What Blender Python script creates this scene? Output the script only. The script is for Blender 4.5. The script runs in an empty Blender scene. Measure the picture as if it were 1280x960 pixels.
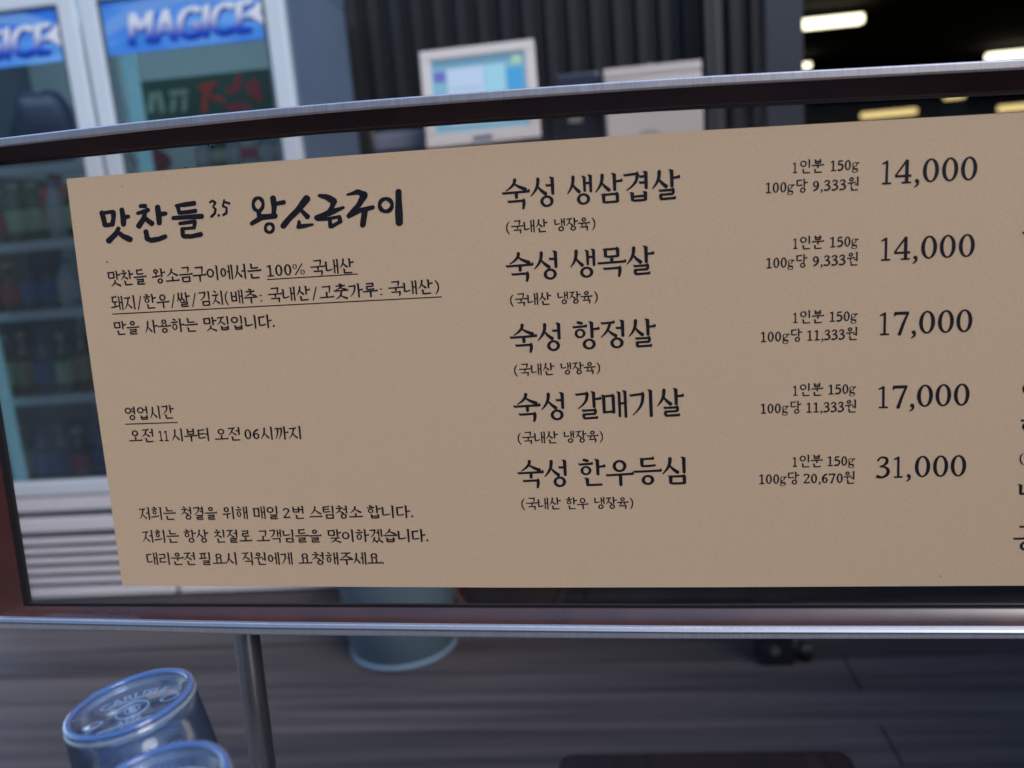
import bpy, bmesh, math, random
from mathutils import Vector, Matrix
random.seed(7)
SC = bpy.context.scene
COL = SC.collection
R = math.radians

# ------------------------------------------------------------------ camera
F = 1071.0                      # focal length in photo pixels (photo 1280 x 960)
PITCH, ROLL, YAW = R(11.5), R(4.8), R(6.5)
CH = 1.185                       # camera height
D_c = Vector((math.sin(ROLL)*math.cos(PITCH), math.cos(ROLL)*math.cos(PITCH), math.sin(PITCH)))   # world down, camera frame (x right, y down, z forward)
fwd_c = (Vector((0, 0, 1)) - D_c*D_c.z).normalized()
up_c = -D_c
rgt_c = fwd_c.cross(up_c)
if rgt_c.x < 0: rgt_c = -rgt_c
# turn about the vertical so that the shop front lies along world X
wy_c = fwd_c*math.cos(YAW) + rgt_c*math.sin(YAW)
wx_c = rgt_c*math.cos(YAW) - fwd_c*math.sin(YAW)
CAM = Vector((0, 0, CH))
def c2w(v):                      # camera-frame direction to world direction
    return Vector((v.dot(wx_c), v.dot(wy_c), v.dot(up_c)))
cam_data = bpy.data.cameras.new('camera')
cam = bpy.data.objects.new('camera', cam_data); COL.objects.link(cam)
cx, cy, cz = c2w(Vector((1, 0, 0))), c2w(Vector((0, -1, 0))), c2w(Vector((0, 0, -1)))
cam.matrix_world = Matrix(((cx.x, cy.x, cz.x, 0), (cx.y, cy.y, cz.y, 0), (cx.z, cy.z, cz.z, CH), (0, 0, 0, 1)))
cam_data.sensor_width = 36; cam_data.lens = 36*F/1280
cam_data.clip_start = 0.01; cam_data.clip_end = 2000
cam_data.dof.use_dof = True
cam_data.dof.focus_distance = 0.505
cam_data.dof.aperture_fstop = 5.6
SC.camera = cam

# ------------------------------------------------------------------ light
world = bpy.data.worlds.new('World'); SC.world = world; world.use_nodes = True
wn = world.node_tree.nodes; wl = world.node_tree.links
sky = wn.new('ShaderNodeTexSky'); sky.sky_type = 'NISHITA'; sky.sun_disc = False
sky.sun_elevation = R(40); sky.sun_rotation = R(135); sky.air_density = 1.0; sky.dust_density = 1.0
wl.new(sky.outputs[0], wn['Background'].inputs[0]); wn['Background'].inputs[1].default_value = 0.15
sd = bpy.data.lights.new('sun', 'SUN'); sd.energy = 0.85; sd.angle = R(25); sd.color = (1.0, 0.95, 0.88)
sun = bpy.data.objects.new('sun', sd); COL.objects.link(sun)
az = R(135)
sdir = Vector((math.sin(az)*math.cos(R(40)), math.cos(az)*math.cos(R(40)), math.sin(R(40))))
sun.rotation_euler = (-sdir).to_track_quat('-Z', 'Y').to_euler(); sun.location = (0, -3, 6)
SC.view_settings.view_transform = 'Standard'; SC.view_settings.look = 'None'
SC.view_settings.exposure = 1.18; SC.view_settings.gamma = 1.0
SC.cycles.max_bounces = 16; SC.cycles.transmission_bounces = 14; SC.cycles.transparent_max_bounces = 16

# ------------------------------------------------------------------ projection helpers (photo pixel -> point on a known plane)
def ray(px, py):
    return c2w(Vector(((px-640)/F, (py-480)/F, 1)))
def at_y(px, py, y):
    d = ray(px, py); return CAM + d*(y/d.y)
def at_z(px, py, z):
    d = ray(px, py); return CAM + d*((z-CH)/d.z)
# menu board plane: U to the right, V down, N towards the viewer
U_c = Vector((7540, -234, -1071)).normalized()
V_c = Vector((349, 6341, 1071)); V_c = (V_c - U_c*V_c.dot(U_c)).normalized()
N_c = U_c.cross(V_c)
if N_c.z > 0: N_c = -N_c
U, V, N = c2w(U_c), c2w(V_c), c2w(N_c)
P0 = CAM + c2w(Vector((0, 0, 0.5)))
def uv(px, py, n=0.0):
    d = ray(px, py); o = P0 + N*n
    t = (o-CAM).dot(N)/d.dot(N)
    q = CAM + d*t - o
    return q.dot(U), q.dot(V)
def W(u, v, n=0.0): return P0 + U*u + V*v + N*n

# ------------------------------------------------------------------ object helpers
def tag(o, label=None, cat=None, group=None, kind=None):
    if label: o['label'] = label
    if cat: o['category'] = cat
    if group: o['group'] = group
    if kind: o['kind'] = kind
    return o
def thing(name, loc, label, cat, group=None):
    o = bpy.data.objects.new(name, None); COL.objects.link(o); o.location = loc; o.empty_display_size = 0.05
    return tag(o, label, cat, group)
def rootloc(p):
    v = Vector((0, 0, 0))
    while p is not None:
        v += Vector(p.location); p = p.parent
    return v
class MB:
    """collects shapes in world coordinates; build() links them as one mesh"""
    def __init__(s): s.v = []; s.f = []; s.sm = []
    def add(s, vs, fs, smooth=False):
        b = len(s.v); s.v += [tuple(v) for v in vs]; s.f += [tuple(b+i for i in f) for f in fs]; s.sm += [smooth]*len(fs); return s
    def box(s, x0, x1, y0, y1, z0, z1, bev=0.0, M=None):
        if bev <= 0:
            vs = [Vector((x, y, z)) for z in (z0, z1) for y in (y0, y1) for x in (x0, x1)]
            fs = [(0, 2, 3, 1), (4, 5, 7, 6), (0, 1, 5, 4), (2, 6, 7, 3), (0, 4, 6, 2), (1, 3, 7, 5)]
            sm = False
        else:
            bm = bmesh.new(); bmesh.ops.create_cube(bm, size=1)
            for v in bm.verts:
                v.co = Vector(((x0+x1)/2+v.co.x*(x1-x0), (y0+y1)/2+v.co.y*(y1-y0), (z0+z1)/2+v.co.z*(z1-z0)))
            bmesh.ops.bevel(bm, geom=bm.edges[:], offset=bev, segments=2, profile=0.6, affect='EDGES')
            bm.verts.index_update()
            vs = [v.co.copy() for v in bm.verts]; fs = [tuple(v.index for v in f.verts) for f in bm.faces]; bm.free(); sm = False
        if M is not None: vs = [M @ v for v in vs]
        return s.add(vs, fs, sm)
    def tube(s, p, q, r0, r1=None, n=20, caps=True):
        r1 = r0 if r1 is None else r1
        p, q = Vector(p), Vector(q); d = (q-p).normalized()
        a = d.orthogonal().normalized(); b = d.cross(a)
        vs = []
        for c, r in ((p, r0), (q, r1)):
            for i in range(n):
                t = 2*math.pi*i/n; vs.append(c + a*(r*math.cos(t)) + b*(r*math.sin(t)))
        s.add(vs, [(i, (i+1) % n, n+(i+1) % n, n+i) for i in range(n)], True)
        if caps: s.add(vs, [tuple(range(n))[::-1], tuple(range(n, 2*n))], False)
        return s
    def lathe(s, c, prof, n=32, M=None, closed=False):
        vs = []; m = len(prof)
        for (r, z) in prof:
            for i in range(n):
                t = 2*math.pi*i/n; v = Vector((r*math.cos(t), r*math.sin(t), z))
                if M is not None: v = M @ v
                vs.append(Vector(c)+v)
        fs = []
        for j in range(m if closed else m-1):
            k = (j+1) % m
            for i in range(n): fs.append((j*n+i, j*n+(i+1) % n, k*n+(i+1) % n, k*n+i))
        return s.add(vs, fs, True)
    def build(s, name, m, parent=None, bevel=0):
        rl = rootloc(parent)
        me = bpy.data.meshes.new(name)
        me.from_pydata([tuple(Vector(v)-rl) for v in s.v], [], s.f)
        me.polygons.foreach_set('use_smooth', s.sm)
        if m: me.materials.append(m)
        me.update()
        o = bpy.data.objects.new(name, me); COL.objects.link(o); o.parent = parent
        return o
def children_of(o): return [c for c in bpy.data.objects if c.parent == o]
KIDS = {}
def copy_tree(o, parent=None):
    c = o.copy(); COL.objects.link(c)
    if parent is not None: c.parent = parent
    for ch in o.children: copy_tree(ch, c)
    return c

# ------------------------------------------------------------------ materials
def mat(name, color, rough=0.5, metal=0.0, spec=0.5, **k):
    m = bpy.data.materials.new(name); m.use_nodes = True
    b = m.node_tree.nodes['Principled BSDF']
    b.inputs['Base Color'].default_value = (*color, 1); b.inputs['Roughness'].default_value = rough
    b.inputs['Metallic'].default_value = metal; b.inputs['Specular IOR Level'].default_value = spec
    for kk, vv in k.items():
        b.inputs[kk.replace('_', ' ')].default_value = vv
    return m
def noisy(m, c0, c1, scale=(8, 8, 8), detail=4, bump=0.0, rough=None, dist=0.002, coord='Object', lo=0.3, hi=0.7):
    nt = m.node_tree; n = nt.nodes; l = nt.links; b = n['Principled BSDF']
    tc = n.new('ShaderNodeTexCoord'); mp = n.new('ShaderNodeMapping'); mp.inputs['Scale'].default_value = scale
    nz = n.new('ShaderNodeTexNoise'); nz.inputs['Scale'].default_value = 1; nz.inputs['Detail'].default_value = detail
    cr = n.new('ShaderNodeValToRGB'); cr.color_ramp.elements[0].position = lo; cr.color_ramp.elements[1].position = hi
    cr.color_ramp.elements[0].color = (*c0, 1); cr.color_ramp.elements[1].color = (*c1, 1)
    l.new(tc.outputs[coord], mp.inputs[0]); l.new(mp.outputs[0], nz.inputs['Vector']); l.new(nz.outputs[0], cr.inputs[0]); l.new(cr.outputs[0], b.inputs['Base Color'])
    if bump:
        bp = n.new('ShaderNodeBump'); bp.inputs['Strength'].default_value = bump; bp.inputs['Distance'].default_value = dist
        l.new(nz.outputs[0], bp.inputs['Height']); l.new(bp.outputs[0], b.inputs['Normal'])
    if rough:
        mr = n.new('ShaderNodeMapRange'); mr.inputs['To Min'].default_value = rough[0]; mr.inputs['To Max'].default_value = rough[1]
        l.new(nz.outputs[0], mr.inputs[0]); l.new(mr.outputs[0], b.inputs['Roughness'])
    return m
def glow(name, color, strength):
    m = mat(name, color, 0.6); b = m.node_tree.nodes['Principled BSDF']
    b.inputs['Emission Color'].default_value = (*color, 1); b.inputs['Emission Strength'].default_value = strength
    return m
M_sheet = noisy(mat('printed_sheet', (.5, .38, .28), 0.42), (.525, .376, .248), (.565, .410, .274), (750, 750, 750), 4, 0.25, (0.40, 0.52), 0.0003)
M_edge = mat('sheet_edge', (.42, .25, .22), 0.5)
M_ink = mat('ink', (.010, .009, .015), 0.5, spec=.25)
def brushed(name, c, r0, r1, scale):
    return noisy(mat(name, c, r0, 1.0), tuple(x*.88 for x in c), tuple(min(1, x*1.05) for x in c), scale, 3, 0.25, (r0, r1), 0.0003)
M_steel = brushed('brushed_steel', (.80, .78, .84), .34, .48, (1400, 60, 60))
M_steel2 = brushed('polished_steel', (.58, .57, .58), .26, .38, (500, 500, 8))
M_liner = noisy(mat('maroon_liner', (.06, .02, .018), .34, Coat_Weight=.6, Coat_Roughness=.2), (.030, .009, .009), (.052, .016, .014), (30, 30, 30), 5, 0.05, (0.2, 0.4))
M_gasket = mat('black_gasket', (.008, .007, .009), .5)
def pane_mat(name, tint, haze=0.0, hc=(.5, .5, .5)):
    m = bpy.data.materials.new(name); m.use_nodes = True; nt = m.node_tree; n = nt.nodes; l = nt.links; n.clear()
    out = n.new('ShaderNodeOutputMaterial'); mx = n.new('ShaderNodeMixShader'); tr = n.new('ShaderNodeBsdfTransparent'); gl = n.new('ShaderNodeBsdfGlossy')
    fr = n.new('ShaderNodeFresnel'); fr.inputs[0].default_value = 1.45
    tr.inputs[0].default_value = (*tint, 1); gl.inputs['Roughness'].default_value = 0.03; gl.inputs[0].default_value = (.9, .9, .9, 1)
    df = n.new('ShaderNodeBsdfDiffuse'); df.inputs[0].default_value = (*hc, 1); mh = n.new('ShaderNodeMixShader')
    nz = n.new('ShaderNodeTexNoise'); nz.inputs['Scale'].default_value = 9; nz.inputs['Detail'].default_value = 5; nz.inputs['Distortion'].default_value = 1.2
    mr = n.new('ShaderNodeMapRange'); mr.inputs['From Min'].default_value = .3; mr.inputs['From Max'].default_value = .7; mr.inputs['To Min'].default_value = haze*.4; mr.inputs['To Max'].default_value = haze*1.6
    l.new(nz.outputs[0], mr.inputs[0]); l.new(mr.outputs[0], mh.inputs[0]); l.new(tr.outputs[0], mh.inputs[1]); l.new(df.outputs[0], mh.inputs[2])
    l.new(fr.outputs[0], mx.inputs[0]); l.new(mh.outputs[0], mx.inputs[1]); l.new(gl.outputs[0], mx.inputs[2]); l.new(mx.outputs[0], out.inputs[0])
    return m
M_pane = pane_mat('acrylic_pane', (.93, .91, .90), .006)
M_fglass = pane_mat('fridge_glass', (.92, .965, .975), .022, (.40, .62, .70))  # teal diffuse haze stands in for reflections on the door glass

# ================================================================== HANGUL / NUMERAL STROKES (em box 0..1, y down)
TH, TV = .062, .098
def spline(pts, k=6):
    if len(pts) < 3: return pts
    P = [pts[0]] + list(pts) + [pts[-1]]; out = []
    for i in range(1, len(P)-2):
        p0, p1, p2, p3 = P[i-1], P[i], P[i+1], P[i+2]
        for j in range(k):
            t = j/k
            out.append(tuple(.5*((2*b)+(-a+c)*t+(2*a-5*b+4*c-d)*t*t+(-a+3*b-3*c+d)*t**3) for a, b, c, d in zip(p0, p1, p2, p3)))
    out.append(pts[-1]); return out
def L(pts, ws, smooth=True, cap=True):
    """tapered stroke; ws = width at each point. Returns list of polygons."""
    if len(ws) == 2 and len(pts) > 2:
        ws = [ws[0]+(ws[1]-ws[0])*i/(len(pts)-1) for i in range(len(pts))]
    q = [(p[0], p[1], w) for p, w in zip(pts, ws)]
    q = spline(q) if smooth else q
    n = len(q); Lf = []; Rt = []
    for i, (x, y, w) in enumerate(q):
        a = q[max(0, i-1)]; b = q[min(n-1, i+1)]
        dx, dy = b[0]-a[0], b[1]-a[1]; d = math.hypot(dx, dy) or 1
        nx, ny = -dy/d*w/2, dx/d*w/2
        Lf.append((x+nx, y+ny)); Rt.append((x-nx, y-ny))
    polys = [[Lf[i], Lf[i+1], Rt[i+1], Rt[i]] for i in range(n-1)]
    if cap:
        for (i, j) in ((0, 1), (n-1, n-2)):
            x, y, w = q[i]; dx, dy = x-q[j][0], y-q[j][1]; d = math.hypot(dx, dy) or 1; dx /= d; dy /= d
            c = []
            for k in range(5):
                t = -math.pi/2 + math.pi*k/4
                c.append((x+w/2*(math.cos(t)*dx*.8-math.sin(t)*dy), y+w/2*(math.cos(t)*dy*.8+math.sin(t)*dx)))
            polys.append(c)
    return [('s', polys)]
def H(x0, y0, x1, y1=None, b=1.0):
    y1 = y0 if y1 is None else y1; h = TH/2
    return [('s', [[(x0-.005, y0-h*1.5), (x0+.035, y0-h*.9), (x1-.09, y1-h), (x1-.01-.01*b, y1-h-TH*.55*b), (x1+.012, y1-h*.1), (x1-.005, y1+h), (x0+.03, y0+h), (x0+.005, y0+h*.4)]])]
def V_(x, y0, y1, s=1.0, w=None):
    w = w or TV
    return [('s', [[(x-w*.5-.05*s, y0-.012*s), (x-w*.1, y0-.004), (x+w*.5, y0+.03*s), (x+w*.46, y1-.03), (x+w*.22, y1), (x-w*.30, y1-.008), (x-w*.42, y1-.04), (x-w*.5, y0+.06*s)]])]
def O(cx, cy, rx, ry, tv=None, th=None, n=28):
    tv = tv or TV*.92; th = th or TH*.95
    o = [(cx+rx*math.cos(2*math.pi*i/n), cy+ry*math.sin(2*math.pi*i/n)) for i in range(n)]
    q = [(cx+(rx-tv)*math.cos(2*math.pi*i/n), cy+(ry-th)*math.sin(2*math.pi*i/n)) for i in range(n)]
    return [('s', [[o[i], o[(i+1) % n], q[(i+1) % n], q[i]] for i in range(n)])]
def cons(c, x0, y0, x1, y1, pos):
    """pos: 'v' left of a vertical vowel, 'h' above a horizontal vowel, 'f' final"""
    X = lambda t: x0+(x1-x0)*t
    Y = lambda t: y0+(y1-y0)*t
    w, h = x1-x0, y1-y0
    tl = TH*.6
    if c in 'ㄲㅆ' or c == 'ㅃ':
        d = {'ㄲ': 'ㄱ', 'ㅆ': 'ㅅ', 'ㅃ': 'ㅂ'}[c]
        return cons(d, x0-.01, y0, x0+w*.50, y1, pos)+cons(d, x0+w*.44, y0, x1+.01, y1, pos)
    if c == 'ㄱ':
        if pos == 'v':
            return H(X(0), Y(.10), X(.94), Y(.05), .9)+L([(X(.88), Y(.08)), (X(.80), Y(.45)), (X(.55), Y(.75)), (X(.18), Y(1))], [TV*.95, TV*.85, TV*.6, TH*.5])
        if pos == 'h':
            return H(X(0), Y(.08), X(.98), Y(.05), .9)+L([(X(.90), Y(.06)), (X(.88), Y(.5)), (X(.80), Y(1))], [TV*.95, TV*.85, TV*.55])
        return H(X(0), Y(.14), X(1), Y(.10), .9)+L([(X(.93), Y(.12)), (X(.93), Y(.6)), (X(.88), Y(1.05))], [TV*.98, TV*.9, TV*.7])
    if c == 'ㄴ':
        return V_(X(.14), Y(0), Y(.90))+L([(X(.12), Y(.88)), (X(.5), Y(.88)), (X(1), Y(.78 if pos == 'v' else .86))], [TV*.7, TH*1.0, TH*.9])
    if c in 'ㄷㅌ':
        r = H(X(.04), Y(.07), X(.94), Y(.04))+V_(X(.14), Y(.05), Y(.92), .3)+L([(X(.12), Y(.90)), (X(.5), Y(.91)), (X(1), Y(.84))], [TV*.6, TH, TH*.95])
        if c == 'ㅌ': r += H(X(.16), Y(.47), X(.90), Y(.45), .4)
        return r
    if c == 'ㄹ':
        return H(X(.04), Y(.06), X(.92), Y(.04), .7)+V_(X(.86), Y(.06), Y(.50), .1, TV*.9)+H(X(.12), Y(.48), X(.88), Y(.46), 0)+V_(X(.14), Y(.46), Y(.95), .2, TV*.9)+H(X(.10), Y(.93), X(1.0), Y(.90), .6)
    if c == 'ㅁ':
        return V_(X(.10), Y(0), Y(1.0), .7)+H(X(.10), Y(.08), X(.95), Y(.06), .7)+V_(X(.90), Y(.04), Y(1.02), .1)+H(X(.12), Y(.92), X(.88), Y(.91), 0)
    if c == 'ㅂ':
        return V_(X(.12), Y(0), Y(.98), .8)+V_(X(.88), Y(-.02), Y(1.0), .8)+H(X(.14), Y(.48), X(.86), Y(.47), 0)+H(X(.14), Y(.92), X(.86), Y(.91), 0)
    if c == 'ㅅ':
        if pos == 'v':
            return L([(X(.50), Y(.0)), (X(.46), Y(.35)), (X(.28), Y(.70)), (X(.0), Y(1.0))], [TV*1.0, TV*.9, TV*.7, TH*.45])+L([(X(.44), Y(.42)), (X(.66), Y(.68)), (X(.97), Y(.92))], [TH*.6, TV*.75, TV*1.0])
        return L([(X(.47), Y(.0)), (X(.43), Y(.32)), (X(.26), Y(.68)), (X(.0), Y(1.0))], [TV*1.0, TV*.85, TV*.65, TH*.45])+L([(X(.42), Y(.36)), (X(.66), Y(.66)), (X(1.0), Y(.95))], [TH*.6, TV*.75, TV*1.0])
    if c == 'ㅈ':
        return H(X(.02), Y(.09), X(.92), Y(.06))+L([(X(.62), Y(.10)), (X(.50), Y(.42)), (X(.28), Y(.75)), (X(.0), Y(1.0))], [TV*.85, TV*.8, TV*.6, TH*.45])+L([(X(.44), Y(.52)), (X(.68), Y(.75)), (X(.98), Y(.96))], [TH*.6, TV*.7, TV*.95])
    if c == 'ㅊ':
        return L([(X(.36), Y(-.06)), (X(.60), Y(.04))], [TV*.8, TV*.8])+cons('ㅈ', x0, Y(.22), x1, y1, pos)
    if c == 'ㅇ':
        r = min(w, h*1.15)/2; cxx = (x0+x1)/2
        return O(cxx, (y0+y1)/2, min(w/2, max(h*.62, .001)), h/2)
    if c == 'ㅍ':
        return H(X(.04), Y(.09), X(.96), Y(.06))+V_(X(.30), Y(.10), Y(.86), 0, TV*.85)+V_(X(.70), Y(.08), Y(.86), 0, TV*.85)+L([(X(0), Y(.93)), (X(.5), Y(.90)), (X(1), Y(.84))], [TH, TH, TH])
    if c == 'ㅎ':
        return L([(X(.36), Y(-.03)), (X(.66), Y(.05))], [TV*.8, TV*.8])+H(X(-.02), Y(.27), X(1.02), Y(.24), .7)+O((x0+x1)/2, Y(.69), w*.40, h*.31, TV*.8, TH*.85)
    return []
def vert(v, y0, y1, x=.70, e=None):
    """vertical vowels from y0 to y1"""
    m = y0+(y1-y0)*.46
    if v == 'ㅏ': return V_(x, y0, y1)+H(x+.03, m, x+.27, m-.01, .8)
    if v == 'ㅓ': return V_(x+.10, y0, y1)+H(x-.13, m, x+.10, m, 0)
    if v == 'ㅕ': return V_(x+.10, y0, y1)+H(x-.13, m-.10, x+.10, m-.10, 0)+H(x-.13, m+.09, x+.10, m+.09, 0)
    if v == 'ㅣ': return V_(x+.08, y0, y1)
    if v == 'ㅐ': return V_(x-.06, y0+.03, y1-.03, 1, TV*.85)+V_(x+.15, y0, y1, 1, TV*.9)+H(x-.05, m, x+.14, m, 0)
    if v == 'ㅔ': return V_(x-.03, y0+.03, y1-.03, 1, TV*.85)+V_(x+.16, y0, y1, 1, TV*.9)+H(x-.18, m, x-.03, m, 0)
    return []
def syllable(ch):
    k = ord(ch)-0xAC00
    LI = 'ㄱㄲㄴㄷㄸㄹㅁㅂㅃㅅㅆㅇㅈㅉㅊㅋㅌㅍㅎ'
    VI = 'ㅏㅐㅑㅒㅓㅔㅕㅖㅗㅘㅙㅚㅛㅜㅝㅞㅟㅠㅡㅢㅣ'
    FI = ['', 'ㄱ', 'ㄲ', 'ㄳ', 'ㄴ', 'ㄵ', 'ㄶ', 'ㄷ', 'ㄹ', 'ㄺ', 'ㄻ', 'ㄼ', 'ㄽ', 'ㄾ', 'ㄿ', 'ㅀ', 'ㅁ', 'ㅂ', 'ㅄ', 'ㅅ', 'ㅆ', 'ㅇ', 'ㅈ', 'ㅊ', 'ㅋ', 'ㅌ', 'ㅍ', 'ㅎ']
    c, v, f = LI[k//588], VI[(k % 588)//28], FI[k % 28]
    out = []
    if v in 'ㅏㅐㅓㅔㅕㅣ':
        narrow = v in 'ㅐㅔ'
        xr = .47 if narrow else .53
        if v in 'ㅓㅕ': xr = .58
        if v == 'ㅣ': xr = .58
        if not f:
            y0, y1 = (.16, .80)
            if c in 'ㄱㅅㅈㅊㅆㄲ': y0, y1 = .14, .88
            if c in 'ㅊㅎ': y0 = .10
            if c == 'ㅇ': y0, y1 = .22, .76
            out += cons(c, .05, y0, xr, y1, 'v')+vert(v, .04, .97)
        else:
            y0, y1 = .09, .52
            if c in 'ㅅㅆㄱㅈ': y0, y1 = .07, .60
            if c == 'ㅈ': y1 = .58
            if c == 'ㅊ': y0, y1 = .08, .58
            if c == 'ㅎ': y0, y1 = .06, .58
            if c in 'ㅁㅂㄴㄷ': y0, y1 = .10, .50
            out += cons(c, .05, y0, xr, y1, 'v')+vert(v, .03, .60)
            X0, X1, Y0, Y1 = .24, .82, .67, .96
            if f == 'ㅇ': X0, X1, Y0, Y1 = .31, .87, .605, .975
            if f in 'ㅅㅆㅈㅊ': X0, X1, Y0, Y1 = .20, .90, .64, .98
            if f == 'ㄱ': X0, X1, Y0, Y1 = .22, .82, .66, .97
            if f in 'ㅁㅂ': X0, X1 = .26, .84
            if f == 'ㄹ': Y0 = .655
            out += cons(f, X0, Y0, X1, Y1, 'f')
    elif v in 'ㅗㅛㅜㅠㅡ':
        if not f:
            up = v in 'ㅗㅛ'
            y0, y1 = (.12, .60) if v != 'ㅜ' else (.08, .50)
            if v == 'ㅡ': y0, y1 = .10, .64
            if up: y1 = .50 if v == 'ㅛ' else .54
            X0, X1 = (.22, .78)
            if c in 'ㅅㅈㅊ': X0, X1 = .14, .86
            if c in 'ㅎ': y0 = .07
            if c == 'ㅇ': X0, X1 = .26, .74
            out += cons(c, X0, y0, X1, y1, 'h')
            if up:
                if v == 'ㅗ': out += V_(.50, .58 if c != 'ㄱ' else .48, .82, 0)
                else: out += V_(.35, .47, .82, 0, TV*.85)+V_(.65, .47, .82, 0, TV*.85)
                out += H(.02, .84, .98, .82)
            elif v == 'ㅡ': out += H(.02, .82, .98, .80)
            else:
                out += H(.02, .60, .98, .57)
                if v == 'ㅜ': out += V_(.52, .60, .99, 0)
                else: out += V_(.34, .6, .94, 0)+V_(.68, .6, .99, 0)
        else:
            y0, y1 = .05, .36
            X0, X1 = (.24, .76)
            if c in 'ㅅㅈㅊ': X0, X1 = .16, .84; y1 = .39
            if c in 'ㄷㄹㅂㅁ': y1 = .34
            if c == 'ㅎ': y0, y1 = .02, .38
            out += cons(c, X0, y0, X1, y1, 'h')
            if v == 'ㅗ': out += V_(.50, .37, .50, 0)+H(.02, .52, .98, .50)
            elif v == 'ㅛ': out += V_(.36, .36, .5, 0, TV*.8)+V_(.64, .36, .5, 0, TV*.8)+H(.02, .52, .98, .50)
            elif v == 'ㅡ': out += H(.02, .50, .98, .48)
            elif v == 'ㅜ': out += H(.02, .46, .98, .44)+V_(.51, .45, .66, 0)
            elif v == 'ㅠ': out += H(.02, .46, .98, .44)+V_(.35, .45, .66, 0, TV*.85)+V_(.66, .45, .66, 0, TV*.85)
            X0, X1, Y0, Y1 = .20, .80, .67, .96
            if f == 'ㅇ': X0, X1, Y0, Y1 = .24, .76, .62, .97
            if f in 'ㅅㅈㅊ': X0, X1, Y0, Y1 = .14, .88, .63, .98
            if v in 'ㅜㅠ' and f in 'ㄱㄴ': Y0 = .70
            if f in 'ㄹㅂㅁ': Y0 = .64
            out += cons(f, X0, Y0, X1, Y1, 'f')
    else:
        a, b = {'ㅘ': ('ㅗ', 'ㅏ'), 'ㅙ': ('ㅗ', 'ㅐ'), 'ㅚ': ('ㅗ', 'ㅣ'), 'ㅝ': ('ㅜ', 'ㅓ'), 'ㅟ': ('ㅜ', 'ㅣ'), 'ㅢ': ('ㅡ', 'ㅣ'), 'ㅞ': ('ㅜ', 'ㅔ')}[v]
        if not f:
            ye = .58 if v == 'ㅢ' else .46
            out += cons(c, .10, .07, .50, ye, 'h')
            if a == 'ㅗ': out += V_(.30, .48, .70, 0, TV*.85)+L([(.02, .76), (.3, .73), (.58, .67)], [TH, TH, TH*.8])
            elif a == 'ㅜ': out += L([(.02, .60), (.3, .58), (.60, .54)], [TH, TH, TH*.9])+V_(.34, .58, .92, 0, TV*.85)
            else: out += L([(.02, .76), (.3, .73), (.60, .67)], [TH, TH, TH*.9])
            out += vert(b, .04, .97, .70)
        else:
            out += cons(c, .12, .05, .50, .34, 'h')
            if a == 'ㅗ': out += V_(.31, .35, .50, 0, TV*.85)+L([(.03, .55), (.3, .53), (.60, .48)], [TH, TH, TH*.8])
            elif a == 'ㅜ': out += L([(.03, .46), (.3, .44), (.62, .40)], [TH, TH, TH*.9])+V_(.30, .44, .66, 0, TV*.85)
            if v == 'ㅝ': out += V_(.80, .03, .68)+H(.56, .54, .80, .54, 0)
            else: out += vert(b, .03, .60, .70)
            X0, X1, Y0, Y1 = .26, .82, .70, .96
            if f == 'ㅇ': X0, X1, Y0, Y1 = .32, .80, .64, .97
            out += cons(f, X0, Y0, X1, Y1, 'f')
    return out, .96
def dg(x, y): return (x, .20+.69*y)
DT, DN = .088, .044
def DL(pts, ws, **k): return L([dg(*p) for p in pts], ws, **k)
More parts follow.
